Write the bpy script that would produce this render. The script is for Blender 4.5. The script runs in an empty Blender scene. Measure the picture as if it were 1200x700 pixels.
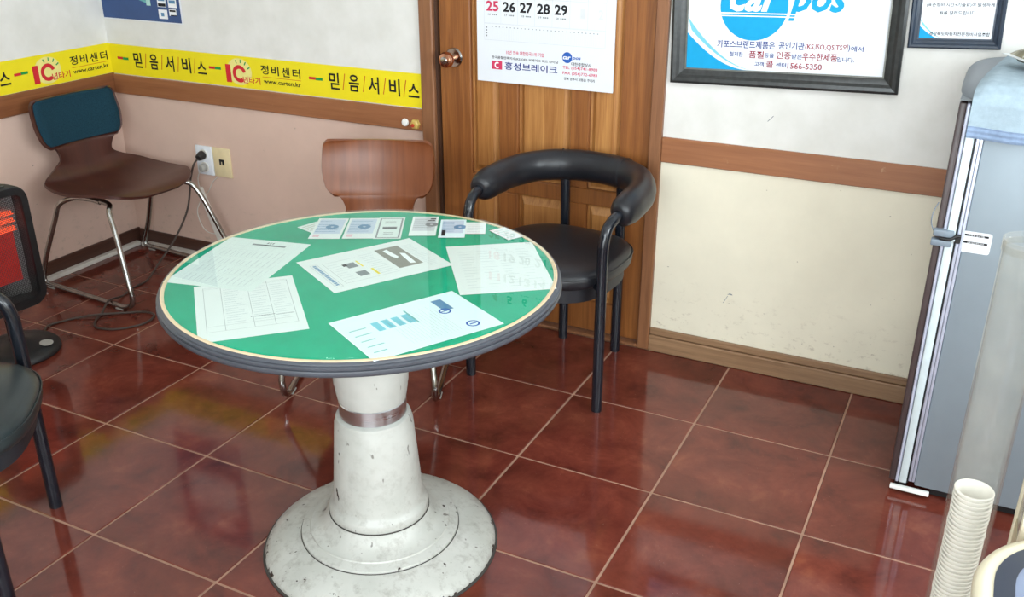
import bpy, bmesh, math, random
from mathutils import Vector, Matrix
random.seed(7)
PI = math.pi
S = bpy.context.scene
COL = S.collection

# ------------------------------------------------------------------ camera
cam_d = bpy.data.cameras.new('camera')
cam = bpy.data.objects.new('camera', cam_d)
COL.objects.link(cam)
cam.location = (2.6253, -2.4914, 1.5196)
cam.rotation_mode = 'XYZ'
cam.rotation_euler = (1.1557, 0, 0.4634)
cam_d.sensor_fit = 'HORIZONTAL'
cam_d.sensor_width = 36.0
cam_d.lens = 1121.03 / 1200 * 36.0
cam_d.clip_start = 0.02
S.camera = cam

# ------------------------------------------------------------------ world, daylight, exposure
w = bpy.data.worlds.new('overcast_sky')
S.world = w
w.use_nodes = True
bg = w.node_tree.nodes['Background']
bg.inputs[0].default_value = (0.80, 0.90, 1.0, 1)
bg.inputs[1].default_value = 1.0

def area(name, loc, rot, sx, sy, power, col):
    l = bpy.data.lights.new(name, 'AREA')
    l.shape = 'RECTANGLE'; l.size = sx; l.size_y = sy
    l.energy = power; l.color = col
    o = bpy.data.objects.new(name, l); COL.objects.link(o)
    o.location = loc; o.rotation_euler = rot
    return o
area('daylight_front_window', (2.75, -3.66, 1.35), (PI/2, 0, 0), 2.5, 1.7, 82, (0.93, 0.97, 1.0))
area('daylight_side_window', (4.26, -1.55, 1.5), (PI/2, 0, PI/2), 2.1, 1.2, 62, (0.93, 0.97, 1.0))

S.view_settings.view_transform = 'Standard'
S.view_settings.look = 'None'
S.view_settings.exposure = 0.62
S.view_settings.gamma = 1.0
S.view_settings.use_curve_mapping = False

# ------------------------------------------------------------------ materials
def lin(c):
    return tuple((v/255/12.92) if v/255 <= 0.04045 else ((v/255+0.055)/1.055)**2.4 for v in c)
def rgba(c): return (*lin(c), 1)

MATS = {}
class N:
    """small node helper"""
    def __init__(s, name):
        s.m = bpy.data.materials.new(name); s.m.use_nodes = True
        s.t = s.m.node_tree; s.p = s.t.nodes['Principled BSDF']; s.out = s.t.nodes['Material Output']
    def n(s, typ, **kw):
        x = s.t.nodes.new(typ)
        for k, v in kw.items(): setattr(x, k, v)
        return x
    def l(s, a, b): s.t.links.new(a, b)
    def noise(s, scale, detail=4, vec=None, rough=0.55, dist=0.0):
        x = s.n('ShaderNodeTexNoise'); x.inputs['Scale'].default_value = scale
        x.inputs['Detail'].default_value = detail; x.inputs['Roughness'].default_value = rough
        x.inputs['Distortion'].default_value = dist
        if vec is not None: s.l(vec, x.inputs['Vector'])
        return x.outputs['Fac']
    def pos(s): return s.n('ShaderNodeNewGeometry').outputs['Position']
    def obj(s): return s.n('ShaderNodeTexCoord').outputs['Object']
    def scl(s, vec, sc, loc=None):
        x = s.n('ShaderNodeMapping'); x.inputs['Scale'].default_value = sc
        if loc: x.inputs['Location'].default_value = loc
        s.l(vec, x.inputs['Vector']); return x.outputs[0]
    def ramp(s, fac, stops):
        x = s.n('ShaderNodeValToRGB'); e = x.color_ramp.elements
        while len(e) < len(stops): e.new(0.5)
        for i, (p, c) in enumerate(stops):
            e[i].position = p; e[i].color = c if len(c) == 4 else (*c, 1)
        s.l(fac, x.inputs[0]); return x.outputs[0]
    def mix(s, fac, a, b, mode='MIX'):
        x = s.n('ShaderNodeMix', data_type='RGBA', blend_type=mode)
        for sock, v in ((x.inputs[0], fac), (x.inputs[6], a), (x.inputs[7], b)):
            if isinstance(v, (int, float)): sock.default_value = v
            elif isinstance(v, tuple): sock.default_value = v if len(v) == 4 else (*v, 1)
            else: s.l(v, sock)
        return x.outputs[2]
    def math(s, op, a, b=0.0, c=None, clamp=False):
        x = s.n('ShaderNodeMath', operation=op); x.use_clamp = clamp
        for sock, v in zip(x.inputs, (a, b, c)):
            if v is None: continue
            if isinstance(v, (int, float)): sock.default_value = v
            else: s.l(v, sock)
        return x.outputs[0]
    def sep(s, v):
        x = s.n('ShaderNodeSeparateXYZ'); s.l(v, x.inputs[0]); return x.outputs
    def bump(s, h, strength, dist=0.002):
        b = s.n('ShaderNodeBump'); b.inputs['Strength'].default_value = strength
        b.inputs['Distance'].default_value = dist
        s.l(h, b.inputs['Height']); s.l(b.outputs[0], s.p.inputs['Normal'])
    def set(s, **kw):
        names = dict(col='Base Color', rough='Roughness', metal='Metallic', spec='Specular IOR Level', coat='Coat Weight',
                     coatr='Coat Roughness', trans='Transmission Weight', alpha='Alpha', sheen='Sheen Weight', ior='IOR')
        for k, v in kw.items():
            sock = s.p.inputs[names[k]]
            if isinstance(v, (int, float)): sock.default_value = v
            elif isinstance(v, tuple): sock.default_value = v if len(v) == 4 else (*v, 1)
            else: s.l(v, sock)
        return s

def simple(name, c, rough=0.5, metal=0.0, var=0.06, scale=30, bump=0.0, bscale=200, spec=0.5, coat=0.0):
    if name in MATS: return MATS[name]
    n = N(name); base = lin(c)
    f = n.noise(scale, 4, n.obj())
    lo = tuple(v*(1-var) for v in base); hi = tuple(min(1, v*(1+var)) for v in base)
    n.set(col=n.ramp(f, [(0.3, lo), (0.7, hi)]), rough=rough, metal=metal, spec=spec, coat=coat)
    if bump: n.bump(n.noise(bscale, 2, n.obj()), bump, 0.001)
    MATS[name] = n.m; return n.m

def wood(name, dark, light, stretch=(60, 60, 3), rough=0.38, wear=None, coat=0.25, rnd=0.0):
    n = N(name); p = n.pos()
    v = n.scl(p, stretch)
    f1 = n.noise(1.0, 5, v, 0.6, 0.6)
    f2 = n.noise(3.5, 3, n.scl(p, (stretch[0]*1.6, stretch[1]*1.6, stretch[2]*1.2)), 0.5)
    f = n.math('ADD', n.math('MULTIPLY', f1, 0.7), n.math('MULTIPLY', f2, 0.3))
    c = n.ramp(f, [(0.32, lin(dark)), (0.68, lin(light))])
    big = n.noise(4.0, 3, p)
    c = n.mix(n.math('MULTIPLY', big, 0.35), c, lin(tuple(v*0.75 for v in dark)))
    if rnd:
        oi = n.n('ShaderNodeObjectInfo')
        c = n.mix(n.math('MULTIPLY', oi.outputs['Random'], rnd), c, lin(light))
    if wear:
        sc = n.noise(18, 6, p, 0.7)
        c = n.mix(n.ramp(sc, [(0.66, (0, 0, 0)), (0.72, (1, 1, 1))]), c, lin(wear))
    n.set(col=c, rough=rough, coat=coat); n.p.inputs['Coat Roughness'].default_value = 0.25
    n.bump(f, 0.08, 0.001)
    MATS[name] = n.m; return n.m

# floor tiles: cloudy red-brown glazed ceramic
n = N('glazed_red_tile'); p = n.pos(); oi = n.n('ShaderNodeObjectInfo')
off = n.n('ShaderNodeCombineXYZ'); r7 = n.math('MULTIPLY', oi.outputs['Random'], 37.0); n.l(r7, off.inputs[0]); n.l(r7, off.inputs[2])
vp = n.n('ShaderNodeVectorMath', operation='ADD'); n.l(p, vp.inputs[0]); n.l(off.outputs[0], vp.inputs[1]); v = vp.outputs[0]
f = n.noise(6, 8, v, 0.68, 0.35)
c = n.ramp(f, [(0.28, lin((72, 32, 26))), (0.44, lin((100, 45, 36))), (0.58, lin((117, 56, 44))), (0.76, lin((140, 78, 57)))])
g = n.noise(3.2, 3, n.scl(v, (1, 1, 1), (5, 3, 1)))
c = n.mix(n.ramp(g, [(0.45, (0, 0, 0)), (0.75, (0.55, 0.55, 0.55))]), c, lin((78, 40, 30)))
f3 = n.noise(38, 5, v, 0.75, 0.3)
c = n.mix(n.ramp(f3, [(0.64, (0, 0, 0)), (0.76, (0.5, 0.5, 0.5))]), c, lin((150, 92, 72)))
sp = n.noise(330, 1, p)
c = n.mix(n.ramp(sp, [(0.80, (0, 0, 0)), (0.82, (1, 1, 1))]), c, lin((190, 165, 145)))
n.set(col=c, rough=n.ramp(f3, [(0.3, (0.045,)*3), (0.8, (0.15,)*3)]), spec=0.5)
n.bump(n.noise(24, 3, v), 0.03, 0.002); MATS['tile'] = n.m

simple('grout', (168, 132, 112), 0.85, var=0.25, scale=14, spec=0.2)

# wall paper: white above the rail; pink beige (left) and ivory (right of the door) below it
def wallpaper(name, lower):
    n = N(name); p = n.pos(); s3 = n.sep(p)
    up = n.ramp(n.noise(9, 4, p), [(0.3, lin((218, 217, 211))), (0.7, lin((230, 229, 225)))])
    low = n.ramp(n.noise(5, 5, p, 0.6), [(0.25, lin(tuple(v*0.955 for v in lower))), (0.7, lin(lower))])
    # scuffs and dirt specks low on the wall
    d = n.noise(26, 5, n.scl(p, (1, 1, 1.6)), 0.75)
    near = n.math('SUBTRACT', 1.0, n.math('MULTIPLY', s3[2], 3.2), clamp=True)
    dm = n.math('MULTIPLY', n.ramp(d, [(0.56, (0, 0, 0)), (0.72, (0.8, 0.8, 0.8))]), near)
    low = n.mix(dm, low, lin((150, 132, 112)))
    d2 = n.noise(60, 2, p)
    low = n.mix(n.ramp(d2, [(0.76, (0, 0, 0)), (0.78, (0.6, 0.6, 0.6))]), low, lin((128, 112, 98)))
    c = n.mix(n.math('GREATER_THAN', s3[2], 0.72), low, up)
    n.set(col=c, rough=0.62, spec=0.3)
    n.bump(n.noise(150, 3, p), 0.12, 0.0015)
    MATS[name] = n.m; return n.m
wallpaper('wallpaper_pink', (222, 192, 177))
wallpaper('wallpaper_ivory', (236, 229, 208))
simple('ceiling_white', (232, 232, 228), 0.8, var=0.03)

wood('door_wood', (120, 68, 30), (168, 106, 52), (55, 30, 2.2), 0.42, wear=None, rnd=0.0)
wood('door_panel_wood', (150, 92, 42), (206, 148, 84), (70, 40, 2.2), 0.42)
wood('casing_wood', (122, 78, 50), (158, 108, 72), (60, 60, 3), 0.45)
wood('dark_jamb', (62, 38, 26), (84, 54, 36), (60, 60, 3), 0.5)
wood('rail_wood', (146, 92, 58), (170, 112, 74), (2.2, 40, 60), 0.42, wear=(176, 132, 96))
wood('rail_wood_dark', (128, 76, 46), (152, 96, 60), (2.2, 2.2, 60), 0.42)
wood('baseboard_light', (128, 96, 68), (166, 130, 96), (2.5, 40, 70), 0.5)
wood('baseboard_dark', (64, 38, 30), (92, 56, 42), (2.5, 2.5, 70), 0.45)
# bent plywood
def ply(name, dark, light, rough):
    n = N(name); o = n.obj()
    f = n.noise(1.0, 5, n.scl(o, (3, 45, 3)), 0.6, 0.3)
    f2 = n.noise(6, 3, o)
    c = n.ramp(n.math('ADD', n.math('MULTIPLY', f, 0.7), n.math('MULTIPLY', f2, 0.3)), [(0.3, lin(dark)), (0.7, lin(light))])
    n.set(col=c, rough=rough, coat=0.12); n.p.inputs['Coat Roughness'].default_value = 0.2
    MATS[name] = n.m
ply('ply_dark', (62, 32, 26), (80, 42, 34), 0.34)
ply('ply_brown', (104, 54, 28), (138, 80, 46), 0.34)
simple('ply_edge', (120, 84, 58), 0.6)
# metals, rubber, plastics
n = N('chrome'); f = n.noise(40, 3, n.obj()); n.set(col=n.ramp(f, [(0.3, (0.36, 0.36, 0.35)), (0.7, (0.5, 0.5, 0.48))]), metal=1.0, rough=n.ramp(f, [(0.3, (0.12,)*3), (0.8, (0.25,)*3)])); MATS['chrome'] = n.m
n = N('brushed_steel'); f = n.noise(1, 3, n.scl(n.obj(), (4, 4, 400))); n.set(col=(0.64, 0.66, 0.68), metal=1.0, rough=n.ramp(f, [(0.3, (0.26,)*3), (0.7, (0.4,)*3)])); MATS['brushed_steel'] = n.m
simple('copper_brass', (206, 150, 120), 0.18, 1.0)
simple('foot_pad', (168, 166, 160), 0.6)
simple('black_leather', (30, 31, 36), 0.36, 0, 0.25, 12, 0.25, 160, 0.5)
simple('black_leather_worn', (34, 35, 40), 0.45, 0, 0.35, 9, 0.35, 120, 0.45)
simple('dark_green_vinyl', (38, 46, 48), 0.32, 0, 0.2, 12, 0.15, 200)
simple('black_enamel', (22, 26, 34), 0.2, 0, 0.2, 20, spec=0.6)
simple('teal_fabric', (28, 58, 72), 0.95, 0, 0.25, 240, 0.5, 500, 0.15)
simple('black_plastic', (26, 27, 29), 0.45, 0, 0.2)
simple('heater_grey', (66, 66, 60), 0.5)
simple('cord_black', (34, 30, 30), 0.5)
simple('cord_brown', (66, 54, 48), 0.55)
simple('duct_white', (226, 222, 214), 0.5)
simple('socket_white', (232, 236, 242), 0.35)
simple('plate_cream', (232, 214, 172), 0.4)
simple('white_plastic', (240, 240, 236), 0.4)
simple('yellow_plastic', (206, 176, 96), 0.4)
simple('red_plastic', (190, 60, 40), 0.4)
simple('rubber_edge', (70, 73, 80), 0.36, 0, 0.1, 20)
simple('rubber_edge_dark', (52, 56, 66), 0.42, 0, 0.1, 20)
simple('cream_band', (228, 202, 168), 0.5)
# green baize board
n = N('green_board'); f = n.noise(6, 5, n.obj(), 0.6); f2 = n.noise(90, 3, n.obj())
c = n.ramp(f, [(0.3, lin((4, 150, 116))), (0.7, lin((12, 176, 138)))]); c = n.mix(n.ramp(f2, [(0.6, (0, 0, 0)), (0.75, (0.4, 0.4, 0.4))]), c, lin((4, 132, 102)))
n.set(col=c, rough=0.7, spec=0.2); MATS['green_board'] = n.m
# clear sheets: a thin clear dielectric as transparent + mirror by Fresnel
def clear(name, tint, ior=1.5, rough=0.0, haze=None, hz=0.0):
    n = N(name); n.t.nodes.remove(n.p)
    tr = n.n('ShaderNodeBsdfTransparent'); tr.inputs[0].default_value = (*tint, 1)
    gl = n.n('ShaderNodeBsdfGlossy'); gl.inputs['Roughness'].default_value = rough
    r0 = ((ior-1)/(ior+1))**2
    ge = n.n('ShaderNodeNewGeometry'); dt = n.n('ShaderNodeVectorMath', operation='DOT_PRODUCT'); n.l(ge.outputs['Incoming'], dt.inputs[0]); n.l(ge.outputs['Normal'], dt.inputs[1])
    fr = n.math('ADD', r0, n.math('MULTIPLY', 1-r0, n.math('POWER', n.math('SUBTRACT', 1.0, n.math('ABSOLUTE', dt.outputs['Value']), clamp=True), 5.0)))
    fr = n.math('MULTIPLY', fr, n.math('SUBTRACT', 1.0, ge.outputs['Backfacing']))
    mx = n.n('ShaderNodeMixShader'); n.l(fr, mx.inputs[0]); n.l(tr.outputs[0], mx.inputs[1]); n.l(gl.outputs[0], mx.inputs[2])
    last = mx.outputs[0]
    if haze:
        df = n.n('ShaderNodeBsdfDiffuse'); df.inputs[0].default_value = (*lin(haze), 1)
        f = n.noise(20, 4, n.obj()); m2 = n.n('ShaderNodeMixShader')
        n.l(n.math('MULTIPLY', f, hz*2), m2.inputs[0]); n.l(last, m2.inputs[1]); n.l(df.outputs[0], m2.inputs[2]); last = m2.outputs[0]
    n.l(last, n.out.inputs['Surface']); MATS[name] = n.m; return n.m
clear('table_glass', (0.97, 1.0, 0.985), 1.5)
clear('window_glass', (0.96, 0.98, 0.98), 1.45)
clear('clear_acrylic', (0.985, 0.98, 0.965), 1.40, 0.04, (224, 221, 212), 0.05)
# chipped white enamel of the pedestal
n = N('chipped_enamel'); o = n.obj(); s3 = n.sep(o)
rr = n.math('SQRT', n.math('ADD', n.math('MULTIPLY', s3[0], s3[0]), n.math('MULTIPLY', s3[1], s3[1])))
base = n.ramp(n.noise(8, 5, o), [(0.3, lin((176, 177, 170))), (0.7, lin((196, 196, 190)))])
grime = n.noise(34, 6, o, 0.75)
low = n.math('SUBTRACT', 1.0, n.math('MULTIPLY', s3[2], 2.2), clamp=True)
base = n.mix(n.math('MULTIPLY', n.ramp(grime, [(0.50, (0, 0, 0)), (0.72, (0.6,)*3)]), low), base, lin((120, 112, 104)))
chips = n.noise(30, 3, n.scl(o, (1, 1, 0.8), (3, 1, 2)), 0.6)
edge = n.math('MULTIPLY', n.math('SUBTRACT', rr, 0.272, clamp=True), 12.0)
chm = n.math('ADD', chips, edge)
chm = n.math('SUBTRACT', chm, n.math('MULTIPLY', s3[2], 0.12))
base = n.mix(n.ramp(chm, [(0.675, (0, 0, 0)), (0.69, (1, 1, 1))]), base, lin((52, 42, 36)))
scr = n.noise(55, 2, n.scl(o, (1, 1, 0.35), (9, 4, 7)), 0.5)
base = n.mix(n.ramp(scr, [(0.71, (0, 0, 0)), (0.73, (0.8,)*3)]), base, lin((96, 90, 84)))
n.set(col=base, rough=0.35, spec=0.5); n.bump(n.noise(60, 3, o), 0.05, 0.001); MATS['chipped_enamel'] = n.m
simple('dirty_seam', (60, 56, 52), 0.8)
# paper & print
simple('paper', (228, 231, 231), 0.75, 0, 0.015, 20, spec=0.2)
simple('paper_blue', (222, 238, 242), 0.75, 0, 0.015, 20, spec=0.2)
simple('paper_grey', (222, 230, 228), 0.75, 0, 0.02, 20, spec=0.2)
simple('paper_gloss', (226, 230, 236), 0.4, 0, 0.01, 20, spec=0.4)
for nm, c in dict(ink_black=(28, 28, 32), ink_grey=(128, 134, 138), ink_pale=(196, 202, 206), ink_faint=(216, 219, 222), ink_navy=(36, 56, 130), ink_blue=(40, 92, 178),
                  ink_steel=(96, 140, 178), ink_cyan=(18, 156, 208), ink_red=(206, 44, 52), ink_crimson=(206, 60, 96), ink_maroon=(150, 44, 60), ink_green=(30, 150, 72), ink_orange=(200, 96, 40),
                  ink_white=(240, 242, 245), ink_teal=(110, 180, 180), ink_lilac=(196, 206, 224), ink_tan=(176, 164, 150), ink_yellow=(236, 214, 40), ink_skyblue=(120, 196, 214), ink_mint=(176, 214, 206),
                  ink_pink=(226, 186, 196), ink_glow=(236, 226, 140), ink_photo=(138, 136, 128)).items():
    simple(nm, c, 0.6, 0, 0.03, 40, spec=0.25)
simple('tape_yellow', (240, 222, 30), 0.4, 0, 0.03, 12)
simple('poster_navy', (46, 76, 128), 0.4, 0, 0.08, 14)
simple('frame_black', (52, 54, 54), 0.32, 0.2, 0.25, 60)
simple('frame_grey', (112, 114, 108), 0.4, 0.3, 0.15, 60)
simple('frame_navy', (38, 50, 66), 0.4, 0.0, 0.15, 60)
# fridge
simple('fridge_grey', (136, 148, 157), 0.38, 0.15, 0.03, 8, 0.06, 300)
simple('fridge_lid_grey', (126, 132, 138), 0.5, 0, 0.03, 10)
simple('fridge_dark', (66, 54, 54), 0.4)
simple('fridge_strip_white', (208, 222, 226), 0.35, 0.1)
simple('fridge_strip_silver', (190, 196, 214), 0.3, 0.4)
simple('latch_grey', (118, 130, 142), 0.45)
simple('towel_blue', (152, 169, 180), 0.95, 0, 0.08, 60, 0.6, 420, 0.1)
simple('towel_hem', (126, 144, 170), 0.95, 0, 0.12, 80, 0.6, 380, 0.1)
n = N('foil_wrapper'); f = n.noise(22, 3, n.obj()); n.set(col=n.ramp(f, [(0.42, lin((112, 104, 74))), (0.55, lin((150, 140, 104))), (0.62, lin((226, 228, 228)))]), metal=0.6, rough=0.28); MATS['foil_wrapper'] = n.m
simple('cup_white', (240, 238, 232), 0.55, 0, 0.02)
simple('machine_cream', (216, 208, 182), 0.4, 0, 0.03, 10)
simple('machine_navy', (36, 44, 62), 0.3)
simple('machine_panel', (128, 140, 168), 0.35)
simple('machine_smoke', (150, 146, 132), 0.2)
simple('machine_beige', (186, 172, 140), 0.35)
simple('alu_frame', (170, 172, 174), 0.4, 0.7)
def emit(name, c, strength):
    n = N(name); n.t.nodes.remove(n.p); e = n.n('ShaderNodeEmission')
    f = n.noise(30, 3, n.obj()); n.l(n.ramp(f, [(0.3, tuple(v*0.7 for v in lin(c))), (0.7, lin(c))]), e.inputs[0])
    e.inputs[1].default_value = strength; n.l(e.outputs[0], n.out.inputs[0]); MATS[name] = n.m
emit('heater_glow', (255, 92, 56), 2.0)
emit('heater_glow_low', (215, 50, 42), 0.75)
emit('fluorescent', (244, 250, 255), 9)

# ------------------------------------------------------------------ mesh helpers
class MB:
    def __init__(s): s.bm = bmesh.new()
    def box(s, x0, x1, y0, y1, z0, z1, bev=0.0, seg=2, M=None):
        r = bmesh.ops.create_cube(s.bm, size=1.0)
        vs = r['verts']
        for v in vs:
            v.co = Vector(((x0+x1)/2 + v.co.x*(x1-x0), (y0+y1)/2 + v.co.y*(y1-y0), (z0+z1)/2 + v.co.z*(z1-z0)))
        if bev:
            es = list({e for v in vs for e in v.link_edges})
            rr = bmesh.ops.bevel(s.bm, geom=es, offset=bev, segments=seg, affect='EDGES', profile=0.5)
            vs = list({v for f in rr['faces'] for v in f.verts} | {v for v in vs if v.is_valid})
        if M is not None:
            for v in vs: v.co = M @ v.co
        return s
    def prism(s, pts, d0, d1, plane='xy', top_inset=None):
        """outline pts (u,v) extruded between d0 and d1 along the plane's normal"""
        def P(u, v, d): return {'xy': Vector((u, v, d)), 'xz': Vector((u, d, v)), 'yz': Vector((d, u, v))}[plane]
        a = [s.bm.verts.new(P(u, v, d0)) for u, v in pts]; b = [s.bm.verts.new(P(u, v, d1)) for u, v in pts]
        k = len(pts)
        s.bm.faces.new(a[::-1]); s.bm.faces.new(b)
        for i in range(k): s.bm.faces.new((a[i], a[(i+1) % k], b[(i+1) % k], b[i]))
        return s
    def face(s, pts3):
        s.bm.faces.new([s.bm.verts.new(Vector(p)) for p in pts3]); return s
    def lathe(s, prof, seg=64, c=(0, 0), close=False):
        rings = []
        for r, z in prof:
            if r < 1e-6: rings.append([s.bm.verts.new((c[0], c[1], z))])
            else: rings.append([s.bm.verts.new((c[0]+r*math.cos(2*PI*i/seg), c[1]+r*math.sin(2*PI*i/seg), z)) for i in range(seg)])
        pr = list(zip(rings, rings[1:])) + ([(rings[-1], rings[0])] if close else [])
        for A, B in pr:
            for i in range(seg):
                j = (i+1) % seg
                if len(A) == 1 and len(B) == 1: continue
                if len(A) == 1: s.bm.faces.new((A[0], B[j], B[i]))
                elif len(B) == 1: s.bm.faces.new((A[i], A[j], B[0]))
                else: s.bm.faces.new((A[i], A[j], B[j], B[i]))
        return s
    def tube(s, pts, r, seg=10, smooth=6, caps=True, closed=False, flat=1.0):
        """round tube along a Catmull-Rom path; r a number or a function of t in 0..1"""
        P = [Vector(p) for p in pts]
        if smooth > 1 and len(P) > 2:
            Q = []
            k = len(P)
            for i in range(k if closed else k-1):
                p0 = P[(i-1) % k] if closed or i > 0 else P[0]*2-P[1]
                p1 = P[i]; p2 = P[(i+1) % k]
                p3 = P[(i+2) % k] if closed or i+2 < k else P[-1]*2-P[-2]
                for j in range(smooth):
                    t = j/smooth
                    Q.append(0.5*((2*p1)+(p2-p0)*t+(2*p0-5*p1+4*p2-p3)*t*t+(-p0+3*p1-3*p2+p3)*t**3))
            if not closed: Q.append(P[-1])
        else: Q = P
        m = len(Q); rings = []
        tan = []
        for i in range(m):
            a = Q[(i-1) % m] if closed or i > 0 else Q[i]; b = Q[(i+1) % m] if closed or i < m-1 else Q[i]
            d = (b-a); tan.append(d.normalized() if d.length > 1e-9 else Vector((0, 0, 1)))
        ref = Vector((0, 0, 1)) if abs(tan[0].z) < 0.9 else Vector((1, 0, 0))
        nrm = (ref - tan[0]*ref.dot(tan[0])).normalized()
        for i in range(m):
            nrm = (nrm - tan[i]*nrm.dot(tan[i]))
            nrm = nrm.normalized() if nrm.length > 1e-6 else Vector((1, 0, 0))
            bi = tan[i].cross(nrm)
            rad = r(i/(m-1)) if callable(r) else r
            rings.append([s.bm.verts.new(Q[i] + (nrm*math.cos(2*PI*k/seg) + bi*math.sin(2*PI*k/seg)*flat)*rad) for k in range(seg)])
        for i in range(m if closed else m-1):
            A = rings[i]; B = rings[(i+1) % m]
            for k in range(seg): s.bm.faces.new((A[k], A[(k+1) % seg], B[(k+1) % seg], B[k]))
        if caps and not closed: s.bm.faces.new(rings[0][::-1]); s.bm.faces.new(rings[-1])
        return s
    def cyl(s, a, b, r, seg=16, r2=None):
        a = Vector(a); b = Vector(b); d = (b-a).normalized()
        ref = Vector((0, 0, 1)) if abs(d.z) < 0.9 else Vector((1, 0, 0))
        u = d.cross(ref).normalized(); v = d.cross(u); r2 = r if r2 is None else r2
        A = [s.bm.verts.new(a+(u*math.cos(2*PI*k/seg)+v*math.sin(2*PI*k/seg))*r) for k in range(seg)]
        B = [s.bm.verts.new(b+(u*math.cos(2*PI*k/seg)+v*math.sin(2*PI*k/seg))*r2) for k in range(seg)]
        for k in range(seg): s.bm.faces.new((A[k], A[(k+1) % seg], B[(k+1) % seg], B[k]))
        s.bm.faces.new(A[::-1]); s.bm.faces.new(B); return s
    def grid(s, fn, nu, nv, thick=0.0):
        """surface fn(u,v) on 0..1; thick>0 gives a closed shell along the normals"""
        V = [[Vector(fn(i/(nu-1), j/(nv-1))) for j in range(nv)] for i in range(nu)]
        def nor(i, j):
            a = V[min(i+1, nu-1)][j]-V[max(i-1, 0)][j]; b = V[i][min(j+1, nv-1)]-V[i][max(j-1, 0)]
            return a.cross(b).normalized() if a.cross(b).length > 1e-12 else Vector((0, 0, 1))
        T = [[s.bm.verts.new(V[i][j]) for j in range(nv)] for i in range(nu)]
        for i in range(nu-1):
            for j in range(nv-1): s.bm.faces.new((T[i][j], T[i+1][j], T[i+1][j+1], T[i][j+1]))
        if thick:
            B = [[s.bm.verts.new(V[i][j]-nor(i, j)*thick) for j in range(nv)] for i in range(nu)]
            for i in range(nu-1):
                for j in range(nv-1): s.bm.faces.new((B[i][j], B[i][j+1], B[i+1][j+1], B[i+1][j]))
            loop = [(i, 0) for i in range(nu)] + [(nu-1, j) for j in range(1, nv)] + [(i, nv-1) for i in range(nu-2, -1, -1)] + [(0, j) for j in range(nv-2, 0, -1)]
            for (a, b), (c, d) in zip(loop, loop[1:]+loop[:1]): s.bm.faces.new((T[a][b], B[a][b], B[c][d], T[c][d]))
        return s
    def mesh(s, name, smooth=30):
        bmesh.ops.recalc_face_normals(s.bm, faces=s.bm.faces)
        me = bpy.data.meshes.new(name); s.bm.to_mesh(me); s.bm.free()
        if smooth:
            for p in me.polygons: p.use_smooth = True
            me.set_sharp_from_angle(angle=math.radians(smooth))
        return me
    def build(s, name, mat, parent=None, smooth=30):
        me = s.mesh(name, smooth)
        me.materials.append(MATS[mat] if isinstance(mat, str) else mat)
        return link(name, me, parent)

def link(name, me, parent=None):
    o = bpy.data.objects.new(name, me); COL.objects.link(o)
    if parent is not None: o.parent = parent
    return o
def thing(name, label, cat, loc=(0, 0, 0), rz=0.0, group=None, rot=None):
    o = bpy.data.objects.new(name, None); o.empty_display_size = 0.05; COL.objects.link(o)
    o.location = loc; o.rotation_euler = rot if rot else (0, 0, rz)
    o['label'] = label; o['category'] = cat
    if group: o['group'] = group
    return o
def tag(o, label, cat, group=None):
    o['label'] = label; o['category'] = cat
    if group: o['group'] = group
    return o
def struct(o, label=None, cat=None):
    o['kind'] = 'structure'
    if label: o['label'] = label
    if cat: o['category'] = cat
    return o

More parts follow.
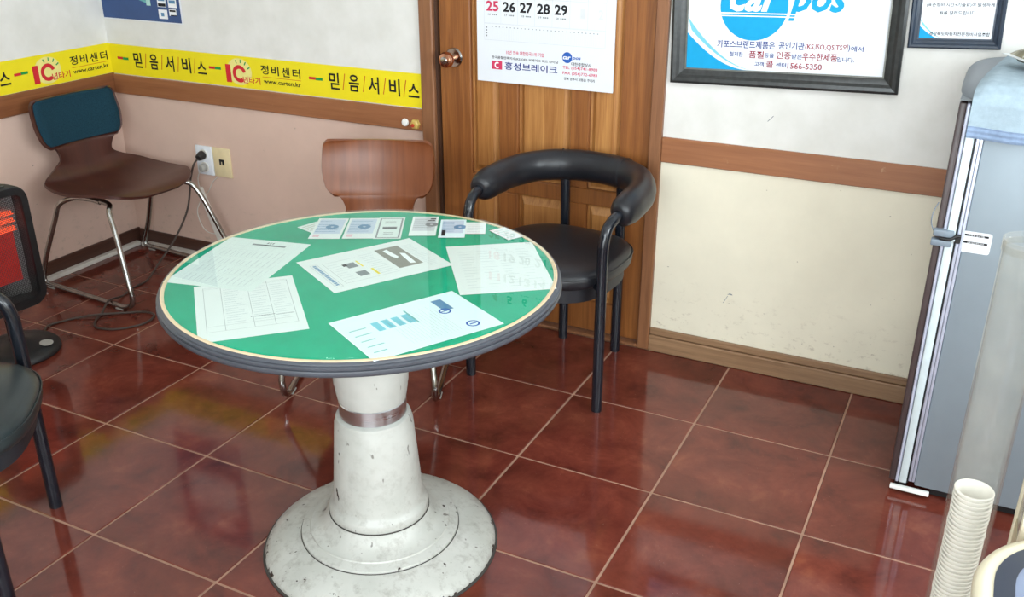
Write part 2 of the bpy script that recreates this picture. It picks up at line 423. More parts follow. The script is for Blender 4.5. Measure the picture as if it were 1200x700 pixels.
# flat print: requests are gathered and turned into meshes in one go at the end of the script
PRINT = []
SPLIT = dict(slash_marks='slash', green_marks='green_mark', photo_cards='photo_card', figures='figure', pictures='picture')
def lettering(name, mat, parent, items, mapper):
    """items: (text, centre_u, centre_v, width, height[, bold[, slant]]) or ('#', [polygon of (u,v)])"""
    PRINT.append((name, mat, parent, items, mapper))
def put(name, mat, parent, V, F):
    me = bpy.data.meshes.new(name); me.from_pydata(V, [], F); me.update()
    me.materials.append(MATS[mat]); link(name, me, parent)
def flush_print():
    cache = {}; tmp = []
    for _, _, _, items, _ in PRINT:
        for it in items:
            if it[0] == '#': continue
            bold = max(0.016, it[5]) if len(it) > 5 else 0.0; sl = it[6] if len(it) > 6 else 0.0
            key = (it[0], bold, sl)
            if key in cache: continue
            c = bpy.data.curves.new('t', 'FONT'); c.body = it[0]; c.size = 1.0; c.offset = bold; c.shear = sl; c.resolution_u = 2; c.fill_mode = 'FRONT'
            o = bpy.data.objects.new('t', c); COL.objects.link(o); cache[key] = o; tmp.append(o)
    dg = bpy.context.evaluated_depsgraph_get()
    geo = {}
    for k, o in cache.items():
        me = o.evaluated_get(dg).to_mesh()
        vs = [(v.co.x, v.co.y) for v in me.vertices]; fs = [tuple(p.vertices) for p in me.polygons]
        xs = [v[0] for v in vs] or [0, 1]; ys = [v[1] for v in vs] or [0, 1]
        geo[k] = (vs, fs, min(xs), max(xs), min(ys), max(ys))
        o.evaluated_get(dg).to_mesh_clear()
    for o in tmp:
        c = o.data; bpy.data.objects.remove(o); bpy.data.curves.remove(c)
    for name, mat, parent, items, mapper in PRINT:
        V = []; F = []
        for it in items:
            if (it[0] != '#' and len(items) > 1) or name in SPLIT: V0, F0 = V, F; V, F = [], []; single = True
            else: single = False
            b = len(V)
            if it[0] == '#':
                V += [mapper(u, v) for u, v in it[1]]; F.append(tuple(range(b, b+len(it[1]))))
                if single: put(SPLIT[name], mat, parent, V, F); V, F = V0, F0
                continue
            bold = max(0.016, it[5]) if len(it) > 5 else 0.0; sl = it[6] if len(it) > 6 else 0.0
            vs, fs, x0, x1, y0, y1 = geo[(it[0], bold, sl)]
            sx = it[3]/max(1e-6, x1-x0); sy = it[4]/max(1e-6, y1-y0)
            V += [mapper(it[1]+(x-(x0+x1)/2)*sx, it[2]+(y-(y0+y1)/2)*sy) for x, y in vs]
            F += [tuple(i+b for i in f) for f in fs]
            if single: put('numeral' if it[0].isdigit() else 'letter' if len(it[0]) == 1 else 'word', mat, parent, V, F); V, F = V0, F0
        if V: put(name, mat, parent, V, F)
def rect(u0, v0, u1, v1): return ('#', [(u0, v0), (u1, v0), (u1, v1), (u0, v1)])
def stroke(u0, v0, u1, v1, wd):
    d = Vector((u1-u0, v1-v0)); q = Vector((-d.y, d.x)).normalized()*wd/2
    return ('#', [(u0-q.x, v0-q.y), (u1-q.x, v1-q.y), (u1+q.x, v1+q.y), (u0+q.x, v0+q.y)])
def ring(cu, cv, r0, r1, a0=0, a1=2*PI, k=28, sx=1.0):
    out = []
    for i in range(k):
        a = a0+(a1-a0)*i/k; b = a0+(a1-a0)*(i+1)/k
        out.append(('#', [(cu+sx*r0*math.cos(a), cv+r0*math.sin(a)), (cu+sx*r1*math.cos(a), cv+r1*math.sin(a)), (cu+sx*r1*math.cos(b), cv+r1*math.sin(b)), (cu+sx*r0*math.cos(b), cv+r0*math.sin(b))]))
    return out
def disc(cu, cv, r, k=40, clip=None):
    return ('#', [(cu+r*math.cos(2*PI*i/k), cv+r*math.sin(2*PI*i/k)) for i in range(k)])
def textlines(u0, u1, v0, v1, n, th, gap=0.35, rng=None):
    """rows of tiny illegible words"""
    out = []; rng = rng or random
    for i in range(n):
        v = v1-(v1-v0)*(i+0.5)/n; u = u0; end = u1-(u1-u0)*rng.random()*gap
        while u < end:
            l = (0.02+0.05*rng.random())*(u1-u0)*1.6; out.append(rect(u, v-th/2, min(u+l, u1), v+th/2)); u += l+0.012*(u1-u0)*1.5
    return out

# ================================================================== THE ROOM
XL, XR, YB, YF, ZC = -0.723, 4.2, 0.42, -3.6, 2.4
T = 0.4
# floor: grout bed and one tile object per tile
floor = struct(MB().box(XL-0.1, XR+0.1, YF-0.1, YB+0.1, -0.06, -0.0022).build('floor', 'grout'))
tile_cache = {}
def tile_mesh(wx, wy):
    k = (round(wx, 3), round(wy, 3))
    if k not in tile_cache:
        m = MB(); m.box(-wx/2, wx/2, -wy/2, wy/2, -0.012, 0.0, 0.0016, 1)
        me = m.mesh('tile', 0); me.materials.append(MATS['tile']); tile_cache[k] = me
    return tile_cache[k]
G = 0.0031
ix = -2
xs = [XL] + [T*k for k in range(-1, 11)] + [XR]
ys = [YF] + [-T*k for k in range(8, -1, -1)] + [YB-0.012]
for a, b in zip(xs, xs[1:]):
    for c, d in zip(ys, ys[1:]):
        x0, x1, y0, y1 = a+G, b-G, c+G, d-G
        if x1-x0 < 0.02 or y1-y0 < 0.02: continue
        o = link('tile', tile_mesh(x1-x0, y1-y0), floor); o.location = ((x0+x1)/2, (y0+y1)/2, random.uniform(-0.0004, 0.0))

# walls
DX0, DX1, DZ = 0.872, 1.675, 2.02           # door opening
m = MB(); m.box(XL-0.1, DX0, YB, YB+0.1, 0, ZC); m.box(DX0, 1.2, YB, YB+0.1, DZ, ZC)
wall_back = struct(m.build('wall_back', 'wallpaper_pink', smooth=0))
m = MB(); m.box(DX1, XR+0.1, YB, YB+0.1, 0, ZC); m.box(1.2, DX1, YB, YB+0.1, DZ, ZC)
m.build('wall_panel', 'wallpaper_ivory', wall_back, 0)
lettering('scuff_mark', 'ink_grey', wall_back, [('#', [(1.966, 0.256), (1.974, 0.262), (1.982, 0.260), (1.983, 0.256), (1.974, 0.257)]), stroke(1.955, 0.224, 1.968, 0.252, 0.0016), stroke(2.036, 0.842, 2.052, 0.860, 0.002)], lambda u, v: (u, YB-0.0004, v))
struct(MB().box(XL-0.1, XL, YF-0.1, YB, 0, ZC).build('wall_left', 'wallpaper_pink', smooth=0))
WX0, WX1, WZ0, WZ1 = 1.5, 4.0, 0.5, 2.2   # window in the front wall, behind the viewer
m = MB(); m.box(XL, WX0, YF-0.1, YF, 0, ZC); m.box(WX1, XR, YF-0.1, YF, 0, ZC); m.box(WX0, WX1, YF-0.1, YF, 0, WZ0); m.box(WX0, WX1, YF-0.1, YF, WZ1, ZC)
struct(m.build('wall_front', 'wallpaper_ivory', smooth=0))
SY0, SY1, SZ0, SZ1 = -2.6, -0.5, 0.9, 2.1   # window in the right wall
m = MB(); m.box(XR, XR+0.1, YF-0.1, SY0, 0, ZC); m.box(XR, XR+0.1, SY1, YB, 0, ZC); m.box(XR, XR+0.1, SY0, SY1, 0, SZ0); m.box(XR, XR+0.1, SY0, SY1, SZ1, ZC)
struct(m.build('wall_right', 'wallpaper_ivory', smooth=0))
struct(MB().box(XL-0.1, XR+0.1, YF-0.1, YB+0.1, ZC, ZC+0.08).build('ceiling', 'ceiling_white', smooth=0))

def window(name, along, u0, u1, z0, z1, d0, d1, panes):
    def bx(m, a, b, za, zb, da, db):
        if along == 'x': m.box(a, b, da, db, za, zb)
        else: m.box(da, db, a, b, za, zb)
    m = MB(); fw = 0.05
    bx(m, u0, u1, z0, z0+fw, d0, d1); bx(m, u0, u1, z1-fw, z1, d0, d1)
    for i in range(panes+1):
        c = u0+fw/2+(u1-u0-fw)*i/panes; bx(m, c-fw/2, c+fw/2, z0+fw, z1-fw, d0, d1)
    root = struct(m.build(name, 'alu_frame', smooth=0))
    for i in range(panes):
        a = u0+fw+(u1-u0-fw)*i/panes; b = u0+(u1-u0-fw)*(i+1)/panes
        m = MB(); bx(m, a, b, z0+fw, z1-fw, (d0+d1)/2-0.003, (d0+d1)/2+0.003); m.build('pane', 'window_glass', root, 0)
window('window_1', 'x', WX0, WX1, WZ0, WZ1, YF-0.04, YF-0.005, 3)
window('window_2', 'y', SY0, SY1, SZ0, SZ1, XR+0.005, XR+0.04, 3)

# chair rail (band), baseboards
t = struct(MB().box(XL+0.012, 0.818, YB-0.012, YB, 0.678, 0.758, 0.003, 1).build('trim_1', 'rail_wood'))
t = struct(MB().box(1.711, XR, YB-0.012, YB, 0.678, 0.760, 0.003, 1).build('trim_2', 'rail_wood'))
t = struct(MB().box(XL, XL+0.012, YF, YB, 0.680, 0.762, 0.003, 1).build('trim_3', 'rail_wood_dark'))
b = struct(MB().box(1.711, XR, YB-0.018, YB, 0, 0.060, 0.003, 1).build('baseboard_back', 'baseboard_light'))
MB().box(1.711, XR, YB-0.012, YB, 0.0615, 0.086, 0.003, 1).build('baseboard_cap', 'baseboard_light', b)
MB().box(XL+0.012, 0.818, YB-0.012, YB, 0, 0.066, 0.003, 1).build('baseboard_board', 'baseboard_dark', b)
struct(MB().box(XL, XL+0.012, YF, YB, 0, 0.07, 0.003, 1).build('baseboard_left', 'baseboard_dark'))

# door casing
t = struct(MB().box(0.818, 0.872, YB-0.018, YB+0.10, 0, 2.09, 0.004, 1).build('trim_4', 'casing_wood'))
MB().box(0.872, 0.8825, YB+0.0, YB+0.09, 0, 2.02).build('jamb_stop', 'dark_jamb', t, 0)
t = struct(MB().box(1.669, 1.711, YB-0.018, YB+0.10, 0, 2.09, 0.004, 1).build('trim_5', 'casing_wood'))
t = struct(MB().box(0.872, 1.669, YB-0.018, YB+0.10, 2.02, 2.09, 0.004, 1).build('trim_6', 'casing_wood'))
t = struct(MB().box(0.872, 1.669, YB-0.016, YB+0.10, 0, 0.012, 0.003, 1).build('trim_7', 'casing_wood'))   # sill

# panelled wooden door
door = bpy.data.objects.new('door_1', None); COL.objects.link(door); door.location = (1.27, YB+0.01, 0); struct(door)
D0, D1 = 0.0, 0.036       # local y of front and back faces
def dl(x): return x-1.27
def board(nm, x0, x1, z0, z1): MB().box(dl(x0), dl(x1), D0, D1, z0, z1, 0.003, 1).build(nm, 'door_wood', door)
board('stile', 0.8845, 1.006, 0.016, 2.012); board('stile', 1.560, 1.6665, 0.016, 2.012)
cols = [(1.006, 1.115), (1.188, 1.383), (1.450, 1.560)]
rows = [(0.13, 0.490), (0.545, 1.50), (1.56, 1.90)]
for z0, z1 in ((0.016, 0.13), (0.490, 0.545), (1.50, 1.56), (1.90, 2.012)): board('rail', 1.0065, 1.5595, z0, z1)
for z0, z1 in rows:
    for x0, x1 in ((1.115, 1.188), (1.383, 1.450)): board('mullion', x0, x1, z0+0.0005, z1-0.0005)
    for x0, x1 in cols:
        m = MB(); i = 0.008; j = 0.024
        a, b_, c, d = dl(x0), dl(x1), z0, z1
        O = [(a, 0.016, c), (b_, 0.016, c), (b_, 0.016, d), (a, 0.016, d)]
        I = [(a+i, 0.017, c+i), (b_-i, 0.017, c+i), (b_-i, 0.017, d-i), (a+i, 0.017, d-i)]
        K = [(a+j, 0.003, c+j*1.4), (b_-j, 0.003, c+j*1.4), (b_-j, 0.003, d-j*1.4), (a+j, 0.003, d-j*1.4)]
        B = [(a, 0.03, c), (b_, 0.03, c), (b_, 0.03, d), (a, 0.03, d)]
        R = [[m.bm.verts.new(p) for p in q] for q in (B, O, I, K)]
        for A_, B_ in zip(R, R[1:]):
            for k in range(4): m.bm.faces.new((A_[k], A_[(k+1) % 4], B_[(k+1) % 4], B_[k]))
        m.bm.faces.new(R[3]); m.bm.faces.new(R[0][::-1]); m.build('panel', 'door_panel_wood', door, 20)
# door knob
kb = (dl(0.936), 0.948)
k1 = MB().cyl((kb[0]+0.004, -0.0005, kb[1]), (kb[0]+0.004, -0.006, kb[1]), 0.034, 28, 0.030).build('knob_rose', 'chrome', door)
m = MB(); m.lathe([(0.012, 0), (0.012, 0.022), (0.020, 0.028), (0.0265, 0.040), (0.0265, 0.052), (0.022, 0.060), (0.014, 0.063), (0.0, 0.063)], 28)
kn = m.build('knob', 'copper_brass', door); kn.rotation_euler = (PI/2, 0, 0); kn.location = (kb[0]+0.004, -0.005, kb[1])
m = MB(); m.lathe([(0.0, 0.0), (0.0125, 0.0), (0.0125, 0.003), (0.009, 0.0045), (0, 0.0045)], 20); c = m.build('lock_button', 'chrome', kn); c.location = (0, 0, 0.062)

# ceiling fluorescent lamps (above the frame)
for k, (x, y) in enumerate(((0.9, -1.2), (2.6, -1.2))):
    lamp = thing('ceiling_light', ('white twin tube fluorescent ceiling light over the round table', 'white twin tube fluorescent ceiling light toward the window side')[k], 'light', (x, y, ZC), 0, 'ceiling lights')
    MB().box(-0.6, 0.6, -0.09, 0.09, -0.05, -0.001, 0.006, 1).build('housing', 'white_plastic', lamp)
    for s in (-0.045, 0.045): MB().cyl((-0.57, s, -0.068), (0.57, s, -0.068), 0.0145, 12).build('lamp_tube', 'fluorescent', lamp)

# ================================================================== ROUND TABLE
TX, TY = 1.462, -0.893
table = thing('round_table', 'round green topped pedestal table with white flared metal base', 'table', (TX, TY, 0))
m = MB()
m.lathe([(0.0, 0.702), (0.415, 0.702), (0.421, 0.694), (0.428, 0.692), (0.4335, 0.695), (0.4365, 0.701), (0.4350, 0.7065), (0.4315, 0.7075),
         (0.4345, 0.7090), (0.4350, 0.7130), (0.4310, 0.7155), (0.4325, 0.7180), (0.4305, 0.7215), (0.4262, 0.7225), (0.4262, 0.7130), (0.0, 0.7130)], 128)
m.build('rim', 'rubber_edge', table, 50)
m = MB(); m.lathe([(0.4180, 0.7132), (0.4260, 0.7132), (0.4260, 0.7235), (0.4180, 0.7235)], 128, close=True); m.build('edge_band', 'cream_band', table, 40)
m = MB(); m.lathe([(0.0, 0.7132), (0.4178, 0.7132), (0.4178, 0.7218), (0.0, 0.7218)], 96); m.build('green_top', 'green_board', table, 8)
m = MB(); m.lathe([(0.0, 0.7240), (0.4215, 0.7240), (0.4225, 0.7245), (0.4225, 0.7282), (0.4210, 0.7290), (0.0, 0.7290)], 128); m.build('glass_plate', 'table_glass', table, 8)
m = MB(); m.lathe([(0.0, 0.7015), (0.140, 0.7015), (0.140, 0.694), (0.098, 0.686), (0.0935, 0.66), (0.0905, 0.56), (0.0875, 0.482), (0.0860, 0.455), (0.0840, 0.4475), (0.0842, 0.444), (0.0800, 0.417), (0.0782, 0.411), (0.0, 0.411)], 72)
up = m.build('upper_column', 'chipped_enamel', table, 35)
m = MB(); m.lathe([(0.0, 0.4108), (0.0768, 0.4108), (0.0788, 0.4085), (0.0788, 0.3735), (0.077, 0.3715), (0.0, 0.3715)], 72); m.build('steel_collar', 'brushed_steel', table, 35)
m = MB(); m.lathe([(0.0, 0.3713), (0.0820, 0.3713), (0.0872, 0.3680), (0.0895, 0.3620), (0.0900, 0.3550), (0.0925, 0.3500), (0.1010, 0.24), (0.1085, 0.145), (0.1120, 0.134), (0.1180, 0.129), (0.1205, 0.122), (0.1207, 0.111), (0.1195, 0.1062), (0.0, 0.1062)], 80)
m.build('lower_column', 'chipped_enamel', table, 35)
m = MB(); m.lathe([(0.0, 0.106), (0.1192, 0.106), (0.1235, 0.1030), (0.132, 0.0880), (0.145, 0.0760), (0.162, 0.0690), (0.1700, 0.0672), (0.1715, 0.0640), (0.183, 0.0600), (0.1915, 0.0570), (0.1928, 0.0525), (0.1920, 0.0505),
                  (0.1935, 0.0500), (0.215, 0.0460), (0.245, 0.0360), (0.268, 0.0240), (0.280, 0.0130), (0.2840, 0.0060), (0.2840, 0.001), (0.0, 0.001)], 112)
m.build('flared_base', 'chipped_enamel', table, 40)
m = MB(); m.lathe([(0.2843, 0.0005), (0.2895, 0.0005), (0.2885, 0.004), (0.2843, 0.0055)], 112, close=True); m.build('floor_ring', 'dirty_seam', table, 40)
m = MB(); m.lathe([(0.1210, 0.1045), (0.1222, 0.1052), (0.1208, 0.1078), (0.1204, 0.1070)], 80, close=True); m.build('seam_line', 'dirty_seam', table, 40)
m = MB(); m.lathe([(0.1922, 0.0500), (0.1945, 0.0502), (0.1936, 0.0522), (0.1926, 0.0515)], 96, close=True); m.build('seam_line', 'dirty_seam', table, 40)

# papers and banknotes lying under the glass
PZ = 0.7221
sheet_no = [0]
def sheet(name, label, cat, cx, cy, w_, h_, deg, mat='paper', group=None, outline=None):
    z = PZ + 0.00022*sheet_no[0]; sheet_no[0] += 1
    o = thing(name, label, cat, (cx, cy, z), math.radians(deg), group)
    m = MB(); pts = outline or [(-w_/2, -h_/2), (w_/2, -h_/2), (w_/2, h_/2), (-w_/2, h_/2)]
    m.prism(pts, 0, 0.00012); m.build('paper', mat, o, 0)
    return o
tm = lambda u, v: (u, v, 0.00017)
rg = random.Random(3)
# lower left sheet with a ruled table; its corner is cut off by the round edge
cx, cy, a = 1.358, -1.149, math.radians(45)
def clipped(w_, h_, cx, cy, a, R):
    pts = []
    c = [(-w_/2, -h_/2), (w_/2, -h_/2), (w_/2, h_/2), (-w_/2, h_/2)]
    for i in range(4):
        for k in range(24):
            t_ = k/24; u = c[i][0]*(1-t_)+c[(i+1) % 4][0]*t_; v = c[i][1]*(1-t_)+c[(i+1) % 4][1]*t_
            X = cx+u*math.cos(a)-v*math.sin(a)-TX; Y = cy+u*math.sin(a)+v*math.cos(a)-TY
            r = math.hypot(X, Y)
            if r > R:
                X *= R/r; Y *= R/r
            X += TX-cx; Y += TY-cy
            pts.append((X*math.cos(a)+Y*math.sin(a), -X*math.sin(a)+Y*math.cos(a)))
    return pts
o = sheet('paper_sheet', 'white sheet ruled as a table with wide columns, lower left on the green table', 'paper', cx, cy, 0.206, 0.285, 45, 'paper', 'sheets under the table glass', clipped(0.206, 0.285, cx, cy, a, 0.4165))
L = [stroke(u, -0.10, u, 0.125, 0.0007) for u in (-0.085, -0.05, 0.005, 0.045, 0.088)] + [stroke(-0.085, v, 0.088, v, 0.0006) for v in (0.125, 0.118, -0.075, -0.10)]
lettering('ruled_lines', 'ink_grey', o, L, tm)
lettering('small_print', 'ink_pale', o, textlines(-0.045, 0.0, -0.07, 0.11, 16, 0.0025, 0.5, rg)+textlines(0.008, 0.043, -0.07, 0.11, 16, 0.0025, 0.5, rg)+textlines(0.05, 0.085, -0.07, 0.11, 16, 0.0022, 0.5, rg), tm)
lettering('dark_print', 'ink_grey', o, textlines(0.0, 0.05, -0.055, -0.045, 1, 0.003, 0.1, rg)+textlines(0.05, 0.085, -0.058, -0.05, 1, 0.003, 0.1, rg), tm)
# upper left sheet
o = sheet('paper_sheet', 'white form with grey heading bar overlapping another sheet at the left of the table', 'paper', 1.177, -0.966, 0.290, 0.210, 102.3, 'paper_grey', 'sheets under the table glass')
L = [stroke(-0.125, v, 0.13, v, 0.0006) for v in (-0.085, -0.06, -0.035, 0.0, 0.04, 0.07, 0.085)] + [stroke(u, -0.085, u, 0.085, 0.0006) for u in (-0.125, -0.07, -0.02, 0.03, 0.075, 0.10)]
lettering('ruled_lines', 'ink_pale', o, L, tm)
lettering('small_print', 'ink_pale', o, sum([textlines(u, u+0.04, -0.08, 0.08, 12, 0.0022, 0.5, rg) for u in (-0.12, -0.065, -0.015, 0.035)], []), tm)
lettering('heading_bar', 'ink_grey', o, [rect(0.108, -0.055, 0.117, 0.03)], tm)
lettering('dark_print', 'ink_black', o, textlines(0.122, 0.132, -0.02, 0.0, 3, 0.003, 0.1, rg)+[stroke(0.1125, -0.03, 0.1125, 0.0, 0.004)], tm)
# middle sheet with a photo
o = sheet('paper_sheet', 'white printed sheet with a grey photo and small pictures in the middle of the table', 'paper', 1.453, -0.838, 0.288, 0.210, 60.2, 'paper', 'sheets under the table glass')
lettering('photo', 'ink_photo', o, [rect(0.035, -0.055, 0.095, 0.075)], tm)
tm2 = lambda u, v: (u, v, 0.0002)
lettering('photo_shapes', 'ink_white', o, [('#', [(0.05, 0.06), (0.062, 0.065), (0.066, 0.01), (0.058, -0.0), (0.052, 0.02)]), ('#', [(0.078, 0.03), (0.088, 0.02), (0.082, -0.045), (0.07, -0.04), (0.074, 0.0)])], tm2)
lettering('border', 'ink_grey', o, [stroke(-0.128, -0.08, -0.128, 0.065, 0.0006), stroke(-0.112, -0.08, -0.112, 0.065, 0.0006), stroke(-0.128, -0.08, -0.112, -0.08, 0.0006), stroke(-0.128, 0.065, -0.112, 0.065, 0.0006),
                               stroke(-0.10, -0.07, -0.10, 0.06, 0.0006), stroke(-0.10, -0.07, -0.02, -0.07, 0.0006), stroke(-0.10, 0.06, -0.02, 0.06, 0.0006)], tm)
lettering('vertical_title', 'ink_steel', o, [rect(-0.124+0.0, v, -0.116, v+0.007) for v in [(-0.07+0.0095*i) for i in range(14)]], tm)
lettering('small_print', 'ink_pale', o, textlines(-0.012, 0.028, -0.075, 0.07, 12, 0.002, 0.4, rg)+textlines(0.1, 0.13, -0.08, 0.07, 18, 0.0018, 0.5, rg)+textlines(-0.095, -0.065, -0.06, 0.05, 8, 0.002, 0.4, rg), tm)
lettering('pictures', 'ink_grey', o, [rect(-0.06, 0.005, -0.036, 0.035), rect(-0.058, -0.05, -0.034, -0.022)], tm)
lettering('picture_details', 'ink_black', o, [rect(-0.066, 0.02, -0.056, 0.034)], tm2)
lettering('highlights', 'ink_yellow', o, [rect(-0.03, 0.0, -0.026, 0.04), rect(-0.02, -0.06, -0.014, -0.02)], tm)
# right sheet of notes
o = sheet('paper_sheet', 'plain white sheet with faint columns of print at the right side of the table', 'paper', 1.711, -0.730, 0.206, 0.288, 36.0, 'paper', 'sheets under the table glass')
lettering('small_print', 'ink_pale', o, sum([textlines(u, u+0.035, -0.12, 0.11, 14, 0.0022, 0.55, rg) for u in (-0.08, -0.035, 0.01, 0.055)], []), tm)
# bottom sheet
o = sheet('paper_sheet', 'pale blue leaflet with a dark blue emblem block nearest the front of the table', 'paper', 1.704, -1.066, 0.282, 0.196, 61.0, 'paper_blue', 'sheets under the table glass')
lettering('emblem_block', 'ink_steel', o, [rect(0.075, 0.02, 0.098, 0.075)], tm)
lettering('emblem', 'ink_blue', o, ring(0.076, 0.018, 0.009, 0.013)+[stroke(0.068, 0.018, 0.084, 0.018, 0.003)]+ring(0.092, -0.062, 0.010, 0.014)+[stroke(0.085, -0.062, 0.099, -0.062, 0.004)], tm2)
lettering('small_print', 'ink_pale', o, sum([[stroke(u, -0.075, u, 0.06-0.03*rg.random(), 0.0011)] for u in [-0.045+0.0075*i for i in range(15)]], []), tm)
lettering('figures', 'ink_skyblue', o, [rect(-0.075+0.022*i, 0.008, -0.06+0.022*i, 0.05) for i in range(4)], tm)
lettering('title', 'ink_teal', o, textlines(-0.125, -0.09, -0.08, 0.05, 5, 0.004, 0.3, rg)+[stroke(0.008, 0.0, 0.008, 0.066, 0.004)], tm)

# banknotes along the far edge of the table
notes = [('pale folded note tip showing from under the leftmost banknote', 1.186, -0.699, 0.066, 0.068, 73.2, 'paper_grey', 'ink_tan'),
         ('lilac grey banknote, leftmost of the full row under the table glass', 1.220, -0.692, 0.076, 0.150, 26.5, 'paper', 'ink_lilac'),
         ('lilac banknote second from the left in the row under the table glass', 1.291, -0.655, 0.076, 0.150, 27.5, 'paper', 'ink_lilac'),
         ('black and white bordered banknote third in the row under the glass', 1.353, -0.623, 0.066, 0.156, 28.0, 'paper_grey', 'ink_grey'),
         ('whitish banknote with grey portrait corner after the gap in the row', 1.422, -0.573, 0.066, 0.142, 27.0, 'paper_grey', 'ink_pale'),
         ('blue grey banknote right of the gap in the row under glass', 1.495, -0.558, 0.064, 0.132, 27.0, 'paper_blue', 'ink_lilac'),
         ('small white receipt slip beside the last banknote under the glass', 1.545, -0.531, 0.050, 0.084, 26.5, 'paper', 'ink_pale'),
         ('narrow pale coupon turned askew at the far right table edge', 1.631, -0.532, 0.045, 0.082, 61.4, 'paper', 'ink_mint')]
for i, (lb, cx, cy, w_, h_, dg_, mt, ink) in enumerate(notes):
    o = sheet('banknote' if i not in (6, 7) else 'paper_slip', lb, 'banknote' if i not in (6, 7) else 'slip', cx, cy, w_, h_, dg_, mt, 'banknotes and slips under the table glass')
    if i == 3:
        a, b_ = w_/2-0.006, h_/2-0.008
        it = [stroke(-a, -b_, a, -b_, 0.004), stroke(-a, b_, a, b_, 0.004), stroke(-a, -b_, -a, b_, 0.004), stroke(a, -b_, a, b_, 0.004), rect(-0.018, -0.01, 0.018, 0.008)] + textlines(-0.015, 0.015, 0.03, 0.05, 2, 0.004, 0.1, rg)+textlines(-0.012, 0.012, -0.05, -0.03, 2, 0.004, 0.1, rg)
        lettering('printed_border', ink, o, it, tm)
        lettering('serial', 'ink_black', o, [rect(-0.016, -0.004, 0.016, 0.002)], tm2)
    elif i in (1, 2, 4, 5):
        lettering('engraving', ink, o, [('#', [(-w_*0.42, -h_*0.26), (w_*0.42, -h_*0.26), (w_*0.42, h_*0.44), (-w_*0.42, h_*0.44)])], tm)
        lettering('portrait', 'ink_steel' if i != 4 else 'ink_grey', o, ring(0.006+0.012*(i > 3), 0.01, 0.004, 0.016)+textlines(-w_*0.4, w_*0.3, -h_*0.2, h_*0.38, 7, 0.003, 0.5, rg), tm2)
        lettering('value_print', 'ink_pink' if i < 3 else 'ink_black', o, [rect(-w_*0.4, -h_*0.42, -w_*0.2, -h_*0.3)] if i < 3 else [rect(w_*0.1, h_*0.25, w_*0.38, h_*0.3), rect(w_*0.2, h_*0.34, w_*0.4, h_*0.4)] if i == 4 else [rect(-w_*0.4, -h_*0.4, -w_*0.25, -h_*0.1)], tm2)
    else:
        lettering('print', ink, o, textlines(-w_*0.4, w_*0.4, -h_*0.4, h_*0.4, 5, 0.003, 0.4, rg), tm)

